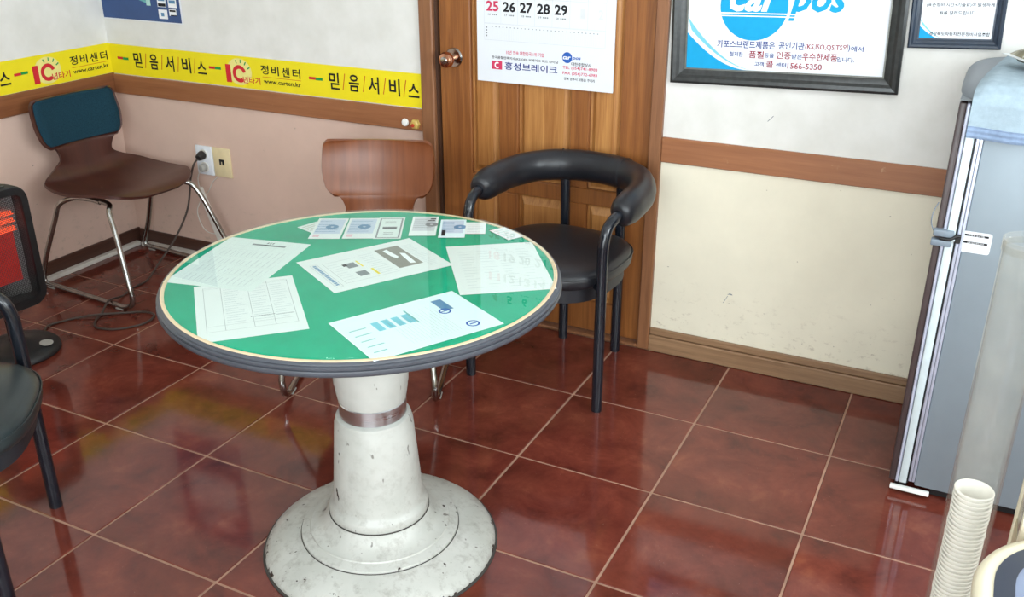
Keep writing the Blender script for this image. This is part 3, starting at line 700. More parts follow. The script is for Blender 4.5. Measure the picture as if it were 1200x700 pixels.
# ================================================================== PLYWOOD CHAIRS ON CHROME SLEDS
def ply_chair(name, label, loc, rz, wb, ws, foot, mat, pad, lean=0.0):
    """local +x is the front; origin on the floor below the backrest"""
    t = thing(name, label, 'chair', loc, rz, 'plywood chairs')
    # side profile (f, z) and half width along the shell
    prof = [(-0.035, 0.736, wb*0.44), (-0.034, 0.724, wb*0.485), (-0.030, 0.69, wb*0.50), (-0.018, 0.635, wb*0.505), (-0.008, 0.582, wb*0.475), (0.0, 0.556, wb*0.42), (0.004, 0.545, wb*0.355), (0.008, 0.51, wb*0.315), (0.014, 0.475, wb*0.315),
            (0.022, 0.448, wb*0.42), (0.045, 0.424, ws*0.455), (0.09, 0.412, ws*0.495), (0.17, 0.406, ws*0.51), (0.25, 0.409, ws*0.50), (0.33, 0.417, ws*0.46), (0.39, 0.421, ws*0.385), (0.425, 0.416, ws*0.28), (0.440, 0.408, ws*0.16)]
    nprof = len(prof)
    def sm(k, tt):
        i = min(int(tt), nprof-2); u = tt-i
        p0 = prof[max(i-1, 0)][k]; p1 = prof[i][k]; p2 = prof[i+1][k]; p3 = prof[min(i+2, nprof-1)][k]
        return 0.5*((2*p1)+(p2-p0)*u+(2*p0-5*p1+4*p2-p3)*u*u+(-p0+3*p1-3*p2+p3)*u**3)
    def surf(u, v):
        tt = u*(nprof-1); f, z, hw = sm(0, tt), sm(1, tt), max(0.02, sm(2, tt)); s = (v*2-1)
        y = s*hw
        upright = max(0.0, min(1.0, (z-0.46)/0.12))
        f += upright*0.030*s*s                      # the back wraps around
        z += (1-upright)*0.020*s*s*(1 if f < 0.33 else max(0.0, (0.45-f)/0.12))   # dished seat
        return (f, y, z)
    MB().grid(lambda u, v: surf(u, v), 52, 21, 0.011).build('shell', mat, t, 40)
    if pad:
        def psurf(u, v):
            # upholstered pad on the front of the backrest
            uu = 0.004+u*0.29; a = surf(uu, 0.025+v*0.95)
            e = min(1.0, min(u, 1-u)*14, min(v, 1-v)*20)
            return (a[0]+0.003+0.013*math.sqrt(max(0, e)), a[1], a[2])
        MB().grid(psurf, 20, 21, 0.010).build('back_pad', 'teal_fabric', t, 50)
    so, si = foot, min(foot, ws/2)-0.075
    for s in (-1, 1):
        path = [(0.285, s*si, 0.386), (0.22, s*si, 0.388), (0.15, s*(si+0.02), 0.386), (0.10, s*(si+0.05), 0.36), (0.075, s*(so-0.02), 0.30), (0.0, s*so, 0.14), (-0.042, s*so, 0.05), (-0.045, s*so, 0.022), (-0.025, s*so, 0.0125), (0.05, s*so, 0.0125),
                (0.385, s*so, 0.0125), (0.435, s*so, 0.0135), (0.475, s*so, 0.03), (0.49, s*so, 0.06), (0.483, s*so, 0.11), (0.415, s*(so-0.03), 0.29), (0.375, s*(si+0.035), 0.365), (0.35, s*(si+0.01), 0.388), (0.29, s*si, 0.390)]
        MB().tube(path, 0.0105, 10, 5).build('sled_leg', 'chrome', t, 60)
        for f in (0.0, 0.41): MB().box(f-0.02, f+0.02, s*so-0.011, s*so+0.011, 0.0, 0.007, 0.002, 1).build('foot_pad', 'foot_pad', t)
    MB().cyl((0.25, -si, 0.388), (0.25, si, 0.388), 0.009, 10).build('cross_bar', 'chrome', t)
    for y in (-0.03, 0.03):
        for f in (0.2, 0.24): MB().lathe([(0, 0.003), (0.003, 0.002), (0.0045, 0), (0, 0)], 10).build('screw', 'chrome', t).location = (f, y*3, 0.4075)
    return t
chairA = ply_chair('plywood_chair', 'dark plywood chair with a teal padded back and chrome sled legs in the corner', (-0.606, 0.112, 0), math.radians(-4), 0.385, 0.49, 0.252, 'ply_dark', True)
chairB = ply_chair('plywood_chair', 'brown plywood chair with bare wooden back standing behind the round table', (0.840, 0.080, 0), math.radians(-67), 0.372, 0.46, 0.238, 'ply_brown', False)

chairB.scale = (1, 1, 0.975)

# ================================================================== BLACK TUB CHAIRS
def tub_chair(label, loc, rz, seatmat, worn):
    """local origin between the front feet on the floor, +y points to the back of the chair"""
    t = thing('tub_chair', label, 'chair', loc, rz, 'black tub armchairs')
    for s in (-1, 1):
        MB().tube([(s*0.233, 0.0, 0.0), (s*0.233, 0.0, 0.25), (s*0.233, 0.0, 0.50), (s*0.234, 0.002, 0.55), (s*0.236, 0.016, 0.590), (s*0.240, 0.05, 0.612), (s*0.243, 0.10, 0.622), (s*0.243, 0.15, 0.626)], 0.0165, 14, 6).build('front_leg', 'black_enamel', t, 60)
        MB().tube([(s*0.103, 0.405, 0.0), (s*0.103, 0.405, 0.3), (s*0.103, 0.397, 0.60)], 0.0165, 14, 3).build('rear_leg', 'black_enamel', t, 60)
        MB().cyl((s*0.233, 0.0, 0.405), (s*0.16, 0.06, 0.405), 0.011, 10).build('seat_bracket', 'black_enamel', t)
        MB().cyl((s*0.103, 0.405, 0.405), (s*0.103, 0.33, 0.405), 0.011, 10).build('seat_bracket', 'black_enamel', t)
    path = [(-0.241, 0.075, 0.618), (-0.244, 0.10, 0.622), (-0.243, 0.17, 0.627), (-0.231, 0.26, 0.632), (-0.187, 0.345, 0.638), (-0.105, 0.400, 0.642), (0.0, 0.415, 0.644),
            (0.105, 0.400, 0.642), (0.187, 0.345, 0.638), (0.231, 0.26, 0.632), (0.243, 0.17, 0.627), (0.244, 0.10, 0.622), (0.241, 0.075, 0.618)]
    def rad(u):
        e = min(u, 1-u)
        return (0.026+0.026*min(1, e/0.13)**0.7) * (1+0.05*math.sin(u*70)*0.15)
    pad = MB().tube(path, rad, 20, 8, flat=0.86).build('arm_pad', 'black_leather', t, 70)
    for u0 in ((-0.115, 0.397, 0.6415), (0.115, 0.397, 0.6415)):
        ang = math.atan2(-0.30*(1 if u0[0] > 0 else -1), 1.0)
        m = MB(); r0 = 0.0528
        m.tube([(0, r0*0.86*math.cos(2*PI*k/24), r0*math.sin(2*PI*k/24)) for k in range(24)], 0.0016, 6, 1, closed=True)
        s_ = m.build('seam', 'black_leather_worn', pad, 60); s_.location = u0; s_.rotation_euler = (0, 0, ang)
    # seat cushion: rounded outline, softly domed
    def seat_pt(a, k):
        c, s = math.cos(a), math.sin(a); e = 2.0/2.7
        return (0.226*math.copysign(abs(c)**e, c)*k, 0.148+0.226*math.copysign(abs(s)**e, s)*k)
    m = MB(); rings = []; seg = 56
    for k, z in ((0.0, 0.462), (0.35, 0.461), (0.7, 0.458), (0.88, 0.453), (0.96, 0.446), (1.0, 0.433), (1.0, 0.415), (0.985, 0.403), (0.95, 0.398), (0.0, 0.398)):
        rings.append([m.bm.verts.new((*seat_pt(0, 0), z))] if k == 0 else [m.bm.verts.new((*seat_pt(2*PI*i/seg, k), z)) for i in range(seg)])
    for A, B in zip(rings, rings[1:]):
        for i in range(seg):
            j = (i+1) % seg
            if len(A) == 1: m.bm.faces.new((A[0], B[i], B[j]))
            elif len(B) == 1: m.bm.faces.new((A[j], A[i], B[0]))
            else: m.bm.faces.new((A[i], B[i], B[j], A[j]))
    m.build('seat', seatmat, t, 60)
    m = MB(); m.tube([(*seat_pt(2*PI*i/40, 1.004), 0.4345) for i in range(40)], 0.0022, 6, 1, closed=True); m.build('seat_piping', seatmat, t, 60)
    m = MB(); ro = [seat_pt(2*PI*i/40, 0.90) for i in range(40)]; m.prism(ro, 0.352, 0.3975); m.build('seat_base', 'black_leather_worn', t, 40)
    return t
tub_chair('black padded tub armchair standing in front of the wooden door', (1.4725, -0.0435, 0), math.radians(-4.5), 'black_leather', False)
tub_chair('black tub armchair with dark green seat at the left edge facing the table', (0.7638, -1.3375, 0), math.radians(130), 'dark_green_vinyl', True)

# ================================================================== ELECTRIC HEATER
heater = thing('electric_heater', 'black electric radiant heater glowing red beside the corner chair', 'heater', (-0.248, -0.594, 0), math.radians(-4))
m = MB(); m.lathe([(0.0, 0.001), (0.135, 0.001), (0.139, 0.006), (0.138, 0.016), (0.128, 0.026), (0.09, 0.034), (0.045, 0.040), (0.03, 0.05), (0.0, 0.05)], 56); m.build('base', 'black_plastic', heater, 40)
bd = MB().lathe([(0.0, 0.0), (0.022, 0.0), (0.022, 0.0015), (0.0, 0.0015)], 24).build('badge', 'foot_pad', heater); bd.location = (0.085, 0.055, 0.0356); bd.rotation_euler = (-0.03, 0.12, 0)
MB().tube([(0, 0, 0.03), (0, 0, 0.12), (-0.005, 0, 0.20)], 0.022, 14, 3).build('stem', 'black_plastic', heater, 60)
def rrect(hw, z0, z1, r, k=6):
    out = []
    for cx_, cz_, a0 in ((hw-r, z1-r, 0), (-hw+r, z1-r, PI/2), (-hw+r, z0+r, PI), (hw-r, z0+r, 1.5*PI)):
        for i in range(k+1): a = a0+PI/2*i/k; out.append((cx_+r*math.cos(a), cz_+r*math.sin(a)))
    return out
HW, HZ0, HZ1 = 0.135, 0.155, 0.585
def frame_loft(m, secs):
    R = [[m.bm.verts.new((x, y, z)) for y, z in rrect(HW-i, HZ0+i, HZ1-i, max(0.01, 0.055-i))] for x, i in secs]
    k = len(R[0])
    for A, B in zip(R, R[1:]):
        for j in range(k): m.bm.faces.new((A[j], A[(j+1) % k], B[(j+1) % k], B[j]))
    return R
m = MB(); R = frame_loft(m, [(-0.055, 0.02), (-0.05, 0.004), (-0.02, 0.0), (0.025, 0.0), (0.034, 0.005), (0.034, 0.028), (0.024, 0.032), (-0.03, 0.033), (-0.04, 0.038)])
m.bm.faces.new(R[0]); m.bm.faces.new(R[-1][::-1]); m.build('housing', 'black_plastic', heater, 40)
m = MB(); m.grid(lambda u, v: (-0.036+0.030*(2*u-1)**2, (u*2-1)*0.099, 0.192+v*0.356), 18, 6, 0.003); m.build('reflector', 'brushed_steel', heater, 60)
m = MB(); m.box(-0.022, -0.014, -0.082, 0.082, 0.245, 0.43); m.build('heating_panel', 'heater_glow_low', heater)
for z in (0.432, 0.46, 0.486):
    m = MB(); m.tube([( -0.012+0.007*math.cos(k*1.25), -0.092+0.184*k/100, z+0.007*math.sin(k*1.25)+0.03*(k/100-0.5)*0) for k in range(101)], 0.0026, 6, 2); m.build('heating_coil', 'heater_glow', heater, 60)
m = MB()
for i in range(44):
    y = -0.101+0.202*i/43; m.tube([(0.020, y, 0.189), (0.030, y, 0.30), (0.030, y, 0.44), (0.020, y, 0.551)], 0.0010, 4, 3)
for i in range(74):
    z = 0.189+0.362*i/73; q = (z-0.37)/0.195; x = 0.0305-0.010*q*q
    m.tube([(x, -0.102, z), (x, 0.102, z)], 0.0011, 4, 1)
g_ = m.build('grille', 'black_plastic', heater, 60); g_['kind'] = 'stuff'
MB().box(-0.045, 0.02, -0.07, 0.07, 0.5845, 0.592, 0.003, 1).build('top_vent', 'heater_grey', heater)

# ================================================================== SOCKETS, CABLES, DUCTS
so_ = thing('wall_socket', 'white double power socket with black plug on the wall behind the corner chair', 'socket', (-0.258, YB, 0.438))
MB().box(-0.044, 0.044, -0.012, 0, -0.062, 0.062, 0.004, 2).build('plate', 'socket_white', so_)
for z in (0.026, -0.028):
    m = MB(); m.lathe([(0.0215, 0.0), (0.0215, 0.004), (0.019, 0.004), (0.0185, 0.001), (0, 0.001)], 24); q = m.build('socket_ring', 'duct_white', so_); q.rotation_euler = (PI/2, 0, 0); q.location = (0, -0.012, z)
dp = thing('data_plate', 'cream blank wall plate with a small black data port beside the power socket', 'socket', (-0.166, YB, 0.438))
MB().box(-0.0465, 0.0465, -0.008, 0, -0.062, 0.062, 0.003, 2).build('plate', 'plate_cream', dp)
MB().box(-0.013, 0.013, -0.0095, -0.0078, -0.010, 0.014, 0.001, 1).build('data_port', 'black_plastic', dp)
MB().box(-0.002, 0.002, -0.0102, -0.0093, -0.010, 0.004).build('port_divider', 'plate_cream', dp, 0)
plug = thing('power_cord', 'black plug and power cord running from the wall socket to the heater', 'cord', (-0.258, YB-0.0165, 0.464))
m = MB(); m.lathe([(0.0, 0.0), (0.018, 0.0), (0.019, 0.006), (0.017, 0.018), (0.013, 0.030), (0.0, 0.034)], 20); q = m.build('plug', 'cord_black', plug); q.rotation_euler = (PI/2+0.25, 0, 0)
P0 = Vector(plug.location)
cord = [(-0.258, 0.376, 0.455), (-0.272, 0.36, 0.43), (-0.285, 0.345, 0.37), (-0.29, 0.31, 0.25), (-0.325, 0.25, 0.13), (-0.335, 0.15, 0.05), (-0.33, 0.08, 0.008), (-0.325, 0.0, 0.0045), (-0.30, -0.08, 0.0045), (-0.265, -0.175, 0.0285), (-0.24, -0.24, 0.0045), (-0.205, -0.30, 0.0045), (-0.155, -0.335, 0.0045),
        (-0.08, -0.31, 0.0045), (-0.03, -0.235, 0.0045), (-0.045, -0.165, 0.006), (-0.10, -0.155, 0.006), (-0.17, -0.20, 0.006), (-0.24, -0.265, 0.010), (-0.30, -0.32, 0.0045), (-0.33, -0.40, 0.0045), (-0.30, -0.445, 0.0045)]
MB().tube([Vector(p)-P0 for p in cord], 0.0042, 8, 6).build('cable', 'cord_brown', plug, 60)
pl2 = thing('adapter_cord', 'pale round plug with thin white cord in the lower socket', 'cord', (-0.258, YB-0.0165, 0.410))
m = MB(); m.lathe([(0.0, 0.0), (0.016, 0.0), (0.016, 0.016), (0.011, 0.022), (0.0, 0.023)], 20); q = m.build('plug', 'foot_pad', pl2); q.rotation_euler = (PI/2, 0, 0)
P0 = Vector(pl2.location)
MB().tube([Vector(p)-P0 for p in [(-0.26, 0.386, 0.405), (-0.285, 0.388, 0.37), (-0.30, 0.40, 0.33), (-0.300, 0.410, 0.305)]], 0.0022, 6, 5).build('cable', 'duct_white', pl2, 60)
tc = MB().tube([(-0.20, YB-0.004, 0.374), (-0.235, YB-0.004, 0.345), (-0.265, YB-0.004, 0.30), (-0.30, YB-0.004, 0.27), (-0.345, YB-0.004, 0.20), (-0.32, YB-0.004, 0.125), (-0.27, YB-0.004, 0.11), (-0.225, YB-0.004, 0.125)], 0.0022, 6, 6).build('telephone_wire', 'duct_white', None, 60)
tag(tc, 'thin pale wire hanging in a loop on the wall below the data plate', 'wire')
def duct(label, a, b, wd, dp_, normal):
    a, b = Vector(a), Vector(b); mid = (a+b)/2
    o = thing('cable_duct', label, 'cable duct', tuple(a), 0, 'white cable ducts')
    d = (b-a).normalized(); nn = Vector(normal); side = d.cross(nn)
    m = MB(); Lh = (b-a).length
    for (s0, s1, n0, n1, nm) in ((-wd/2, wd/2, 0, dp_*0.6, 'channel'), (-wd/2-0.001, wd/2+0.001, dp_*0.6, dp_, 'cover')):
        m = MB(); m.box(0, Lh, s0, s1, n0, n1, 0.0012, 1, Matrix((( d.x, side.x, nn.x, 0), (d.y, side.y, nn.y, 0), (d.z, side.z, nn.z, 0), (0, 0, 0, 1)))); m.build(nm, 'duct_white', o)
    return o
duct('white cable duct slanting down the wall below the power socket', (-0.309, YB-0.001, 0.312), (-0.220, YB-0.001, 0.074), 0.026, 0.014, (0, -1, 0))
duct('white cable duct on the floor along the left baseboard', (XL+0.0265, -0.55, 0.0), (XL+0.0265, 0.385, 0.0), 0.024, 0.018, (0, 0, 1))
duct('white cable duct on the floor along the rear baseboard under the corner chair', (XL+0.05, 0.391, 0.0), (0.30, 0.391, 0.0), 0.030, 0.016, (0, 0, 1))
# pegs on the rail by the door
pg = thing('wall_peg', 'white round button peg on the wooden rail left of the door', 'peg', (0.746, YB-0.012, 0.706), 0, 'pegs on the rail')
m = MB(); m.lathe([(0.0, 0.0), (0.013, 0.0), (0.0145, 0.004), (0.012, 0.010), (0.0, 0.012)], 20); q = m.build('button', 'white_plastic', pg); q.rotation_euler = (PI/2, 0, 0)
pg = thing('wall_peg', 'yellowish six-sided peg with a red centre next to the door casing', 'peg', (0.789, YB-0.012, 0.704), 0, 'pegs on the rail')
m = MB(); m.lathe([(0.0, 0.0), (0.019, 0.0), (0.018, 0.012), (0.012, 0.016), (0.0, 0.016)], 6); q = m.build('hex_body', 'yellow_plastic', pg, 20); q.rotation_euler = (PI/2, 0, 0)
m = MB(); m.lathe([(0.0, 0.0), (0.007, 0.0), (0.006, 0.004), (0.0, 0.004)], 12); q = m.build('centre', 'red_plastic', pg); q.rotation_euler = (PI/2, 0, 0); q.location = (-0.004, -0.0162, -0.003)

# ================================================================== YELLOW BANNER TAPE
tape = thing('banner_tape', 'long yellow printed banner tape stuck around the corner above the wooden rail', 'banner', (XL, YB, 0.7605))
B0 = Vector(tape.location); TH = 0.122
MB().box(0.0015, 0.819-XL-0.004, -0.0016, -0.0004, 0, TH).build('strip', 'tape_yellow', tape, 0)
MB().box(0.0004, 0.0016, YF-YB, -0.0004, 0.002, TH+0.002).build('strip', 'tape_yellow', tape, 0)
bw = lambda u, v: (u-B0.x, -0.0020, v-B0.z)          # u = world x on the rear wall
lw = lambda u, v: (0.0020, u-B0.y, v-B0.z)           # u = world y on the left wall
bw2 = lambda u, v: (u-B0.x, -0.0023, v-B0.z); lw2 = lambda u, v: (0.0023, u-B0.y, v-B0.z)
H = 0.826
def tape_set(off, mp, mp2, words=True, logo=True, dash=True):
    blk, red, grn, orn, glow, whit = [], [], [], [], [], []
    if words:
        for ch, u in zip('믿음서비스', (0.432, 0.521, 0.608, 0.698, 0.779)):
            blk.append((ch, u+off, H-0.001 if ch != '스' else H-0.005, 0.046, 0.062 if ch != '스' else 0.05, 0.018))
        for u in (0.476, 0.566, 0.655, 0.742): orn.append(stroke(u-0.006+off, H-0.03, u+0.006+off, H+0.03, 0.0035))
    if dash:
        for d in (0.316,): red.append(rect(d+off, H-0.004, d+0.031+off, H+0.006)); grn.append(rect(d+0.031+off, H-0.005, d+0.063+off, H+0.005))
    if logo:
        o0 = off
        red.append(('1', -0.078+o0, 0.812, 0.026, 0.070, 0.06))
        red += ring(-0.022+o0, 0.814, 0.019, 0.034, 0.25, 2*PI-0.95, 26)
        red.append(('년타기', 0.036+o0, 0.793, 0.086, 0.027, 0.012))
        for k in range(4): a = math.radians(112-27*k); grn.append(stroke(-0.016+o0+0.042*math.cos(a), 0.814+0.042*math.sin(a), -0.016+o0+0.056*math.cos(a), 0.814+0.056*math.sin(a), 0.005))
        blk.append(('정', 0.106+o0, 0.840, 0.038, 0.036, 0.012)); blk.append(('비', 0.156+o0, 0.839, 0.036, 0.036, 0.012)); blk.append(('센', 0.207+o0, 0.838, 0.038, 0.036, 0.012)); blk.append(('터', 0.258+o0, 0.837, 0.036, 0.036, 0.012))
        blk.append(('www.carten.kr', 0.185+o0, 0.796, 0.180, 0.017, 0.010)); orn.append(stroke(0.092+o0, 0.812, 0.278+o0, 0.812, 0.0018))
        gl = [('#', [(-0.022+o0+0.062*math.cos(2*PI*i/24), 0.822+0.052*math.sin(2*PI*i/24)) for i in range(24)])]
        lettering('pale_halo', 'ink_glow', tape, gl, mp)
    for nm, mt, it in (('black_lettering', 'ink_black', blk), ('red_lettering', 'ink_red', red), ('green_marks', 'ink_green', grn), ('slash_marks', 'ink_orange', orn)):
        if it: lettering(nm, mt, tape, it, mp2)
tape_set(0.0, bw, bw2)
tape_set(-0.994, bw, bw2, words=True, logo=False)
lettering('red_lettering', 'ink_red', tape, [rect(-0.177, H-0.004, -0.146, H+0.006)], bw2); lettering('green_marks', 'ink_green', tape, [rect(-0.146, H-0.004, -0.115, H+0.006)], bw2)
tape_set(0.128, lw, lw2, words=False, logo=True, dash=False)
lettering('red_lettering', 'ink_red', tape, [rect(-0.046, H-0.004, -0.015, H+0.006)], lw2); lettering('green_marks', 'ink_green', tape, [rect(-0.015, H-0.003, 0.016, H+0.007)], lw2)
tape_set(-0.866, lw, lw2, words=True, logo=True, dash=True)

# ================================================================== PICTURES ON THE WALL
# navy poster in the corner
po = thing('wall_poster', 'navy blue poster with small photos on the wall above the corner', 'poster', (-0.500, YB-0.0015, 0.985))
PW, PH = 0.436, 0.62
MB().box(-PW/2, PW/2, -0.0015, 0, 0, PH).build('paper', 'paper_gloss', po, 0)
pm = lambda d: (lambda u, v: (u, -0.0015-d, v))
lettering('blue_field', 'poster_navy', po, [rect(-PW/2+0.002, 0.004, PW/2-0.006, PH-0.004)], pm(0.0003))
lettering('teal_bands', 'ink_teal', po, [('#', [(-0.10, 0.115), (0.0, 0.082), (0.035, 0.073), (0.035, 0.083), (-0.07, 0.115)])], pm(0.0006))
lettering('pale_bands', 'ink_mint', po, [('#', [(-0.06, 0.115), (0.03, 0.09), (0.03, 0.105), (0.0, 0.115)]), rect(0.035, 0.064, 0.058, 0.12)], pm(0.0008))
lettering('photo_cards', 'ink_white', po, [rect(0.095, 0.016, 0.142, 0.052), rect(0.152, 0.03, 0.19, 0.056), rect(0.095, 0.062, 0.14, 0.115), rect(0.152, 0.062, 0.196, 0.115), rect(-0.16, 0.22, 0.16, 0.42), rect(-0.12, 0.47, 0.12, 0.53)], pm(0.0006))
lettering('photo_prints', 'ink_steel', po, [rect(0.108, 0.026, 0.124, 0.04), rect(0.100, 0.085, 0.135, 0.11), rect(0.157, 0.078, 0.19, 0.09)], pm(0.0009))
lettering('dark_photo_prints', 'ink_black', po, [rect(0.155, 0.046, 0.187, 0.053), rect(0.098, 0.064, 0.138, 0.076), rect(0.158, 0.030, 0.192, 0.034)], pm(0.0010))

# big framed poster (carries writing), hanging slightly crooked
def frame_box(name, label, cx, zb, W, Hh, fw, depth, roll, outer, inner, group=None):
    t = thing(name, label, 'picture', (cx, YB-0.002, zb), 0, group, rot=(0, roll, 0))
    prof = [(0.0, 0.0), (0.0, depth*0.8), (fw*0.18, depth), (fw*0.42, depth*0.92), (fw*0.62, depth*0.62), (fw*0.8, depth*0.55), (fw, depth*0.35), (fw, 0.0)]
    cs = [(-1, 0), (1, 0), (1, 1), (-1, 1)]
    def corner(k, i):
        s, tt = cs[k]; return (s*(W/2-i), (i if tt == 0 else Hh-i))
    for k in range(4):
        m = MB(); A = corner; j = (k+1) % 4
        Ra = [m.bm.verts.new((corner(k, i)[0], -d, corner(k, i)[1])) for i, d in prof]; Rb = [m.bm.verts.new((corner(j, i)[0], -d, corner(j, i)[1])) for i, d in prof]
        for a_ in range(len(prof)-1): m.bm.faces.new((Ra[a_], Ra[a_+1], Rb[a_+1], Rb[a_]))
        m.bm.faces.new((Ra[-1], Ra[0], Rb[0], Rb[-1])); m.bm.faces.new(Ra[::-1]); m.bm.faces.new(Rb)
        m.build('frame_bar', outer, t, 25)
    for k in range(4):
        m = MB(); j = (k+1) % 4
        q = [(corner(k, fw)[0], corner(k, fw)[1]), (corner(j, fw)[0], corner(j, fw)[1]), (corner(j, fw+0.004)[0], corner(j, fw+0.004)[1]), (corner(k, fw+0.004)[0], corner(k, fw+0.004)[1])]
        m.prism(q, -depth*0.42, -0.001, 'xz'); m.build('inner_beading', inner, t, 0)
    MB().box(-W/2+fw*0.7, W/2-fw*0.7, -0.004, -0.001, fw*0.7, Hh-fw*0.7).build('print_sheet', 'paper_gloss', t, 0)
    return t
FW, FH = 0.663, 0.50
RO = math.radians(-1.9)
fr = frame_box('framed_poster', 'large dark grey framed poster with a blue round logo right of the door', 2.060, 0.9475, FW, FH, 0.042, 0.022, RO, 'frame_black', 'frame_grey')
fm = lambda d: (lambda u, v: (u, -0.004-d, v))
# u,v are local: u = x - 2.06, v = height above the bottom of the frame
cu, cv, cr = -0.090, 0.232, 0.099
white_txt = [('car', -0.086, 0.246, 0.152, 0.062, 0.028, 0.28)]
lettering('logo_disc', 'ink_cyan', fr, [disc(cu, cv, cr, 56)], fm(0.0004))
lettering('logo_white_letters', 'ink_white', fr, white_txt+[rect(-0.19, 0.2085, 0.012, 0.2120), rect(-0.19, 0.2010, 0.012, 0.2040)], fm(0.0008))
lettering('logo_blue_letters', 'ink_cyan', fr, [('pos', 0.090, 0.2345, 0.158, 0.085, 0.028, 0.28)], fm(0.0006))
lettering('logo_stripes', 'ink_white', fr, [rect(0.0, 0.2080, 0.165, 0.2115), rect(0.0, 0.2005, 0.165, 0.2035)], fm(0.0009))
def arc_pts(u0, v0, u1, v1, bulge, k=14):
    return [(u0+(u1-u0)*i/k+bulge*math.sin(PI*i/k)*-1, v0+(v1-v0)*i/k-bulge*math.sin(PI*i/k)*1.1) for i in range(k+1)]
IB = 0.046; IL = -FW/2+0.046
lettering('swoosh', 'ink_cyan', fr, [('#', [(IL, IB)]+[(IL+0.19*(i/14), IB+0.105*(1-i/14)**1.9) for i in range(14, -1, -1)])], fm(0.0007))
lettering('swoosh_light', 'ink_skyblue', fr, [('#', [(IL+0.012+0.20*(i/14), IB+0.108*(1-i/14)**1.9+0.004*(1-i/14)) for i in range(0, 14)]+[(IL+0.215*(i/14), IB+0.150*(1-i/14)**1.9) for i in range(14, -1, -1)])], fm(0.0003))
lettering('navy_lettering', 'ink_navy', fr, [('카포스브랜드제품은', -0.107, 0.121, 0.172, 0.022, 0.004), ('공인기관', 0.026, 0.122, 0.073, 0.022, 0.004), ('에서', 0.209, 0.120, 0.034, 0.015, 0.004),
          ('철저한', -0.134, 0.092, 0.040, 0.014, 0.004), ('등을', -0.036, 0.092, 0.028, 0.013, 0.004), ('받은', 0.044, 0.092, 0.030, 0.014, 0.004), ('입니다.', 0.180, 0.089, 0.048, 0.014, 0.004),
          ('고객', -0.064, 0.066, 0.028, 0.013, 0.004), ('센터', 0.000, 0.066, 0.030, 0.013, 0.004), (')', 0.187, 0.121, 0.005, 0.020, 0.004)], fm(0.0005))
lettering('red_lettering', 'ink_maroon', fr, [('(KS,ISO,QS,TS외', 0.124, 0.121, 0.118, 0.021, 0.006), ('품질', -0.074, 0.093, 0.044, 0.021, 0.006), ('인증', 0.006, 0.094, 0.042, 0.021, 0.006), ('우수한제품', 0.108, 0.093, 0.098, 0.022, 0.006),
          ('콜', -0.033, 0.067, 0.021, 0.020, 0.006), ('1566-5350', 0.068, 0.065, 0.098, 0.017, 0.004)], fm(0.0005))
lettering('upper_print', 'ink_navy', fr, [rect(-0.2, 0.40, 0.2, 0.425)], fm(0.0005))

# small navy framed notice
f2 = frame_box('framed_notice', 'small navy framed notice on the wall above the fridge', 2.512, 1.094, 0.232, 0.33, 0.022, 0.016, math.radians(-2.6), 'frame_navy', 'frame_navy')
JL = -0.116+0.024; JB = 0.024
lettering('swoosh', 'ink_cyan', f2, [('#', [(JL, JB)]+[(JL+0.06*(i/10), JB+0.036*(1-i/10)**1.7) for i in range(10, -1, -1)])], fm(0.0004))
lettering('swoosh_light', 'ink_skyblue', f2, [('#', [(JL+0.006+0.062*(i/10), JB+0.037*(1-i/10)**1.7+0.002*(1-i/10)) for i in range(0, 10)]+[(JL+0.07*(i/10), JB+0.054*(1-i/10)**1.7) for i in range(10, -1, -1)])], fm(0.0003))
lettering('black_lettering', 'ink_black', f2, [('반드시 동의를 구하고 추가되는 비용', 0.0, 0.132, 0.172, 0.0105, 0.004), ('(표준정비 시간+기술료)이 발생하게', 0.003, 0.113, 0.166, 0.0110, 0.004), ('됨을 알려드립니다.', 0.0, 0.093, 0.092, 0.0105, 0.004),
          ('경상북도자동차전문정비사업조합', 0.010, 0.038, 0.150, 0.0100, 0.004)], fm(0.0005))
lettering('faint_print', 'ink_faint', f2, [rect(-0.05, 0.058, 0.06, 0.066), ], fm(0.0003))

# ================================================================== CALENDAR ON THE DOOR
cal = thing('wall_calendar', 'white monthly wall calendar hanging on the wooden door', 'calendar', (1.286, YB+0.0075, 0.881))
CW, CH = 0.496, 0.74
for k in range(4): MB().box(-CW/2+0.0006*k, CW/2-0.0006*(3-k), -0.0022-0.0022*k, -0.0004-0.0022*k, 0.0012*(3-k), CH).build('page', 'paper_gloss', cal, 0)
MB().box(-CW/2-0.004, CW/2+0.004, -0.014, 0.0, CH-0.012, CH+0.016, 0.003, 1).build('binding_strip', 'ink_navy', cal)
cm = lambda d: (lambda u, v: (u, -0.0089-d, v))
CL, CR_, GB = 1.068-1.286, 1.502-1.286, 1.0745-0.881
cwid = (CR_-CL)/7; rowh = 0.0835
grid_l = [stroke(CL+cwid*i, GB, CL+cwid*i, GB+rowh*5+0.03, 0.0007) for i in range(8)] + [stroke(CL, GB+rowh*i, CR_, GB+rowh*i, 0.0007) for i in range(6)] + [stroke(CL, GB+rowh*5+0.03, CR_, GB+rowh*5+0.03, 0.0007)]
grid_l += [stroke(CL, GB-0.002, CR_, GB-0.002, 0.0006), stroke(CL, 0.139, CR_, 0.139, 0.0008), stroke(CL, 0.139, CL, GB, 0.0007), stroke(CR_, 0.139, CR_, GB, 0.0007)]
lettering('grid_lines', 'ink_pale', cal, grid_l, cm(0.0003))
lettering('ruled_strip', 'ink_faint', cal, [stroke(CL+0.03+0.0065*i, 0.141, CL+0.03+0.0065*i, 0.178, 0.0005) for i in range(60)], cm(0.0003))
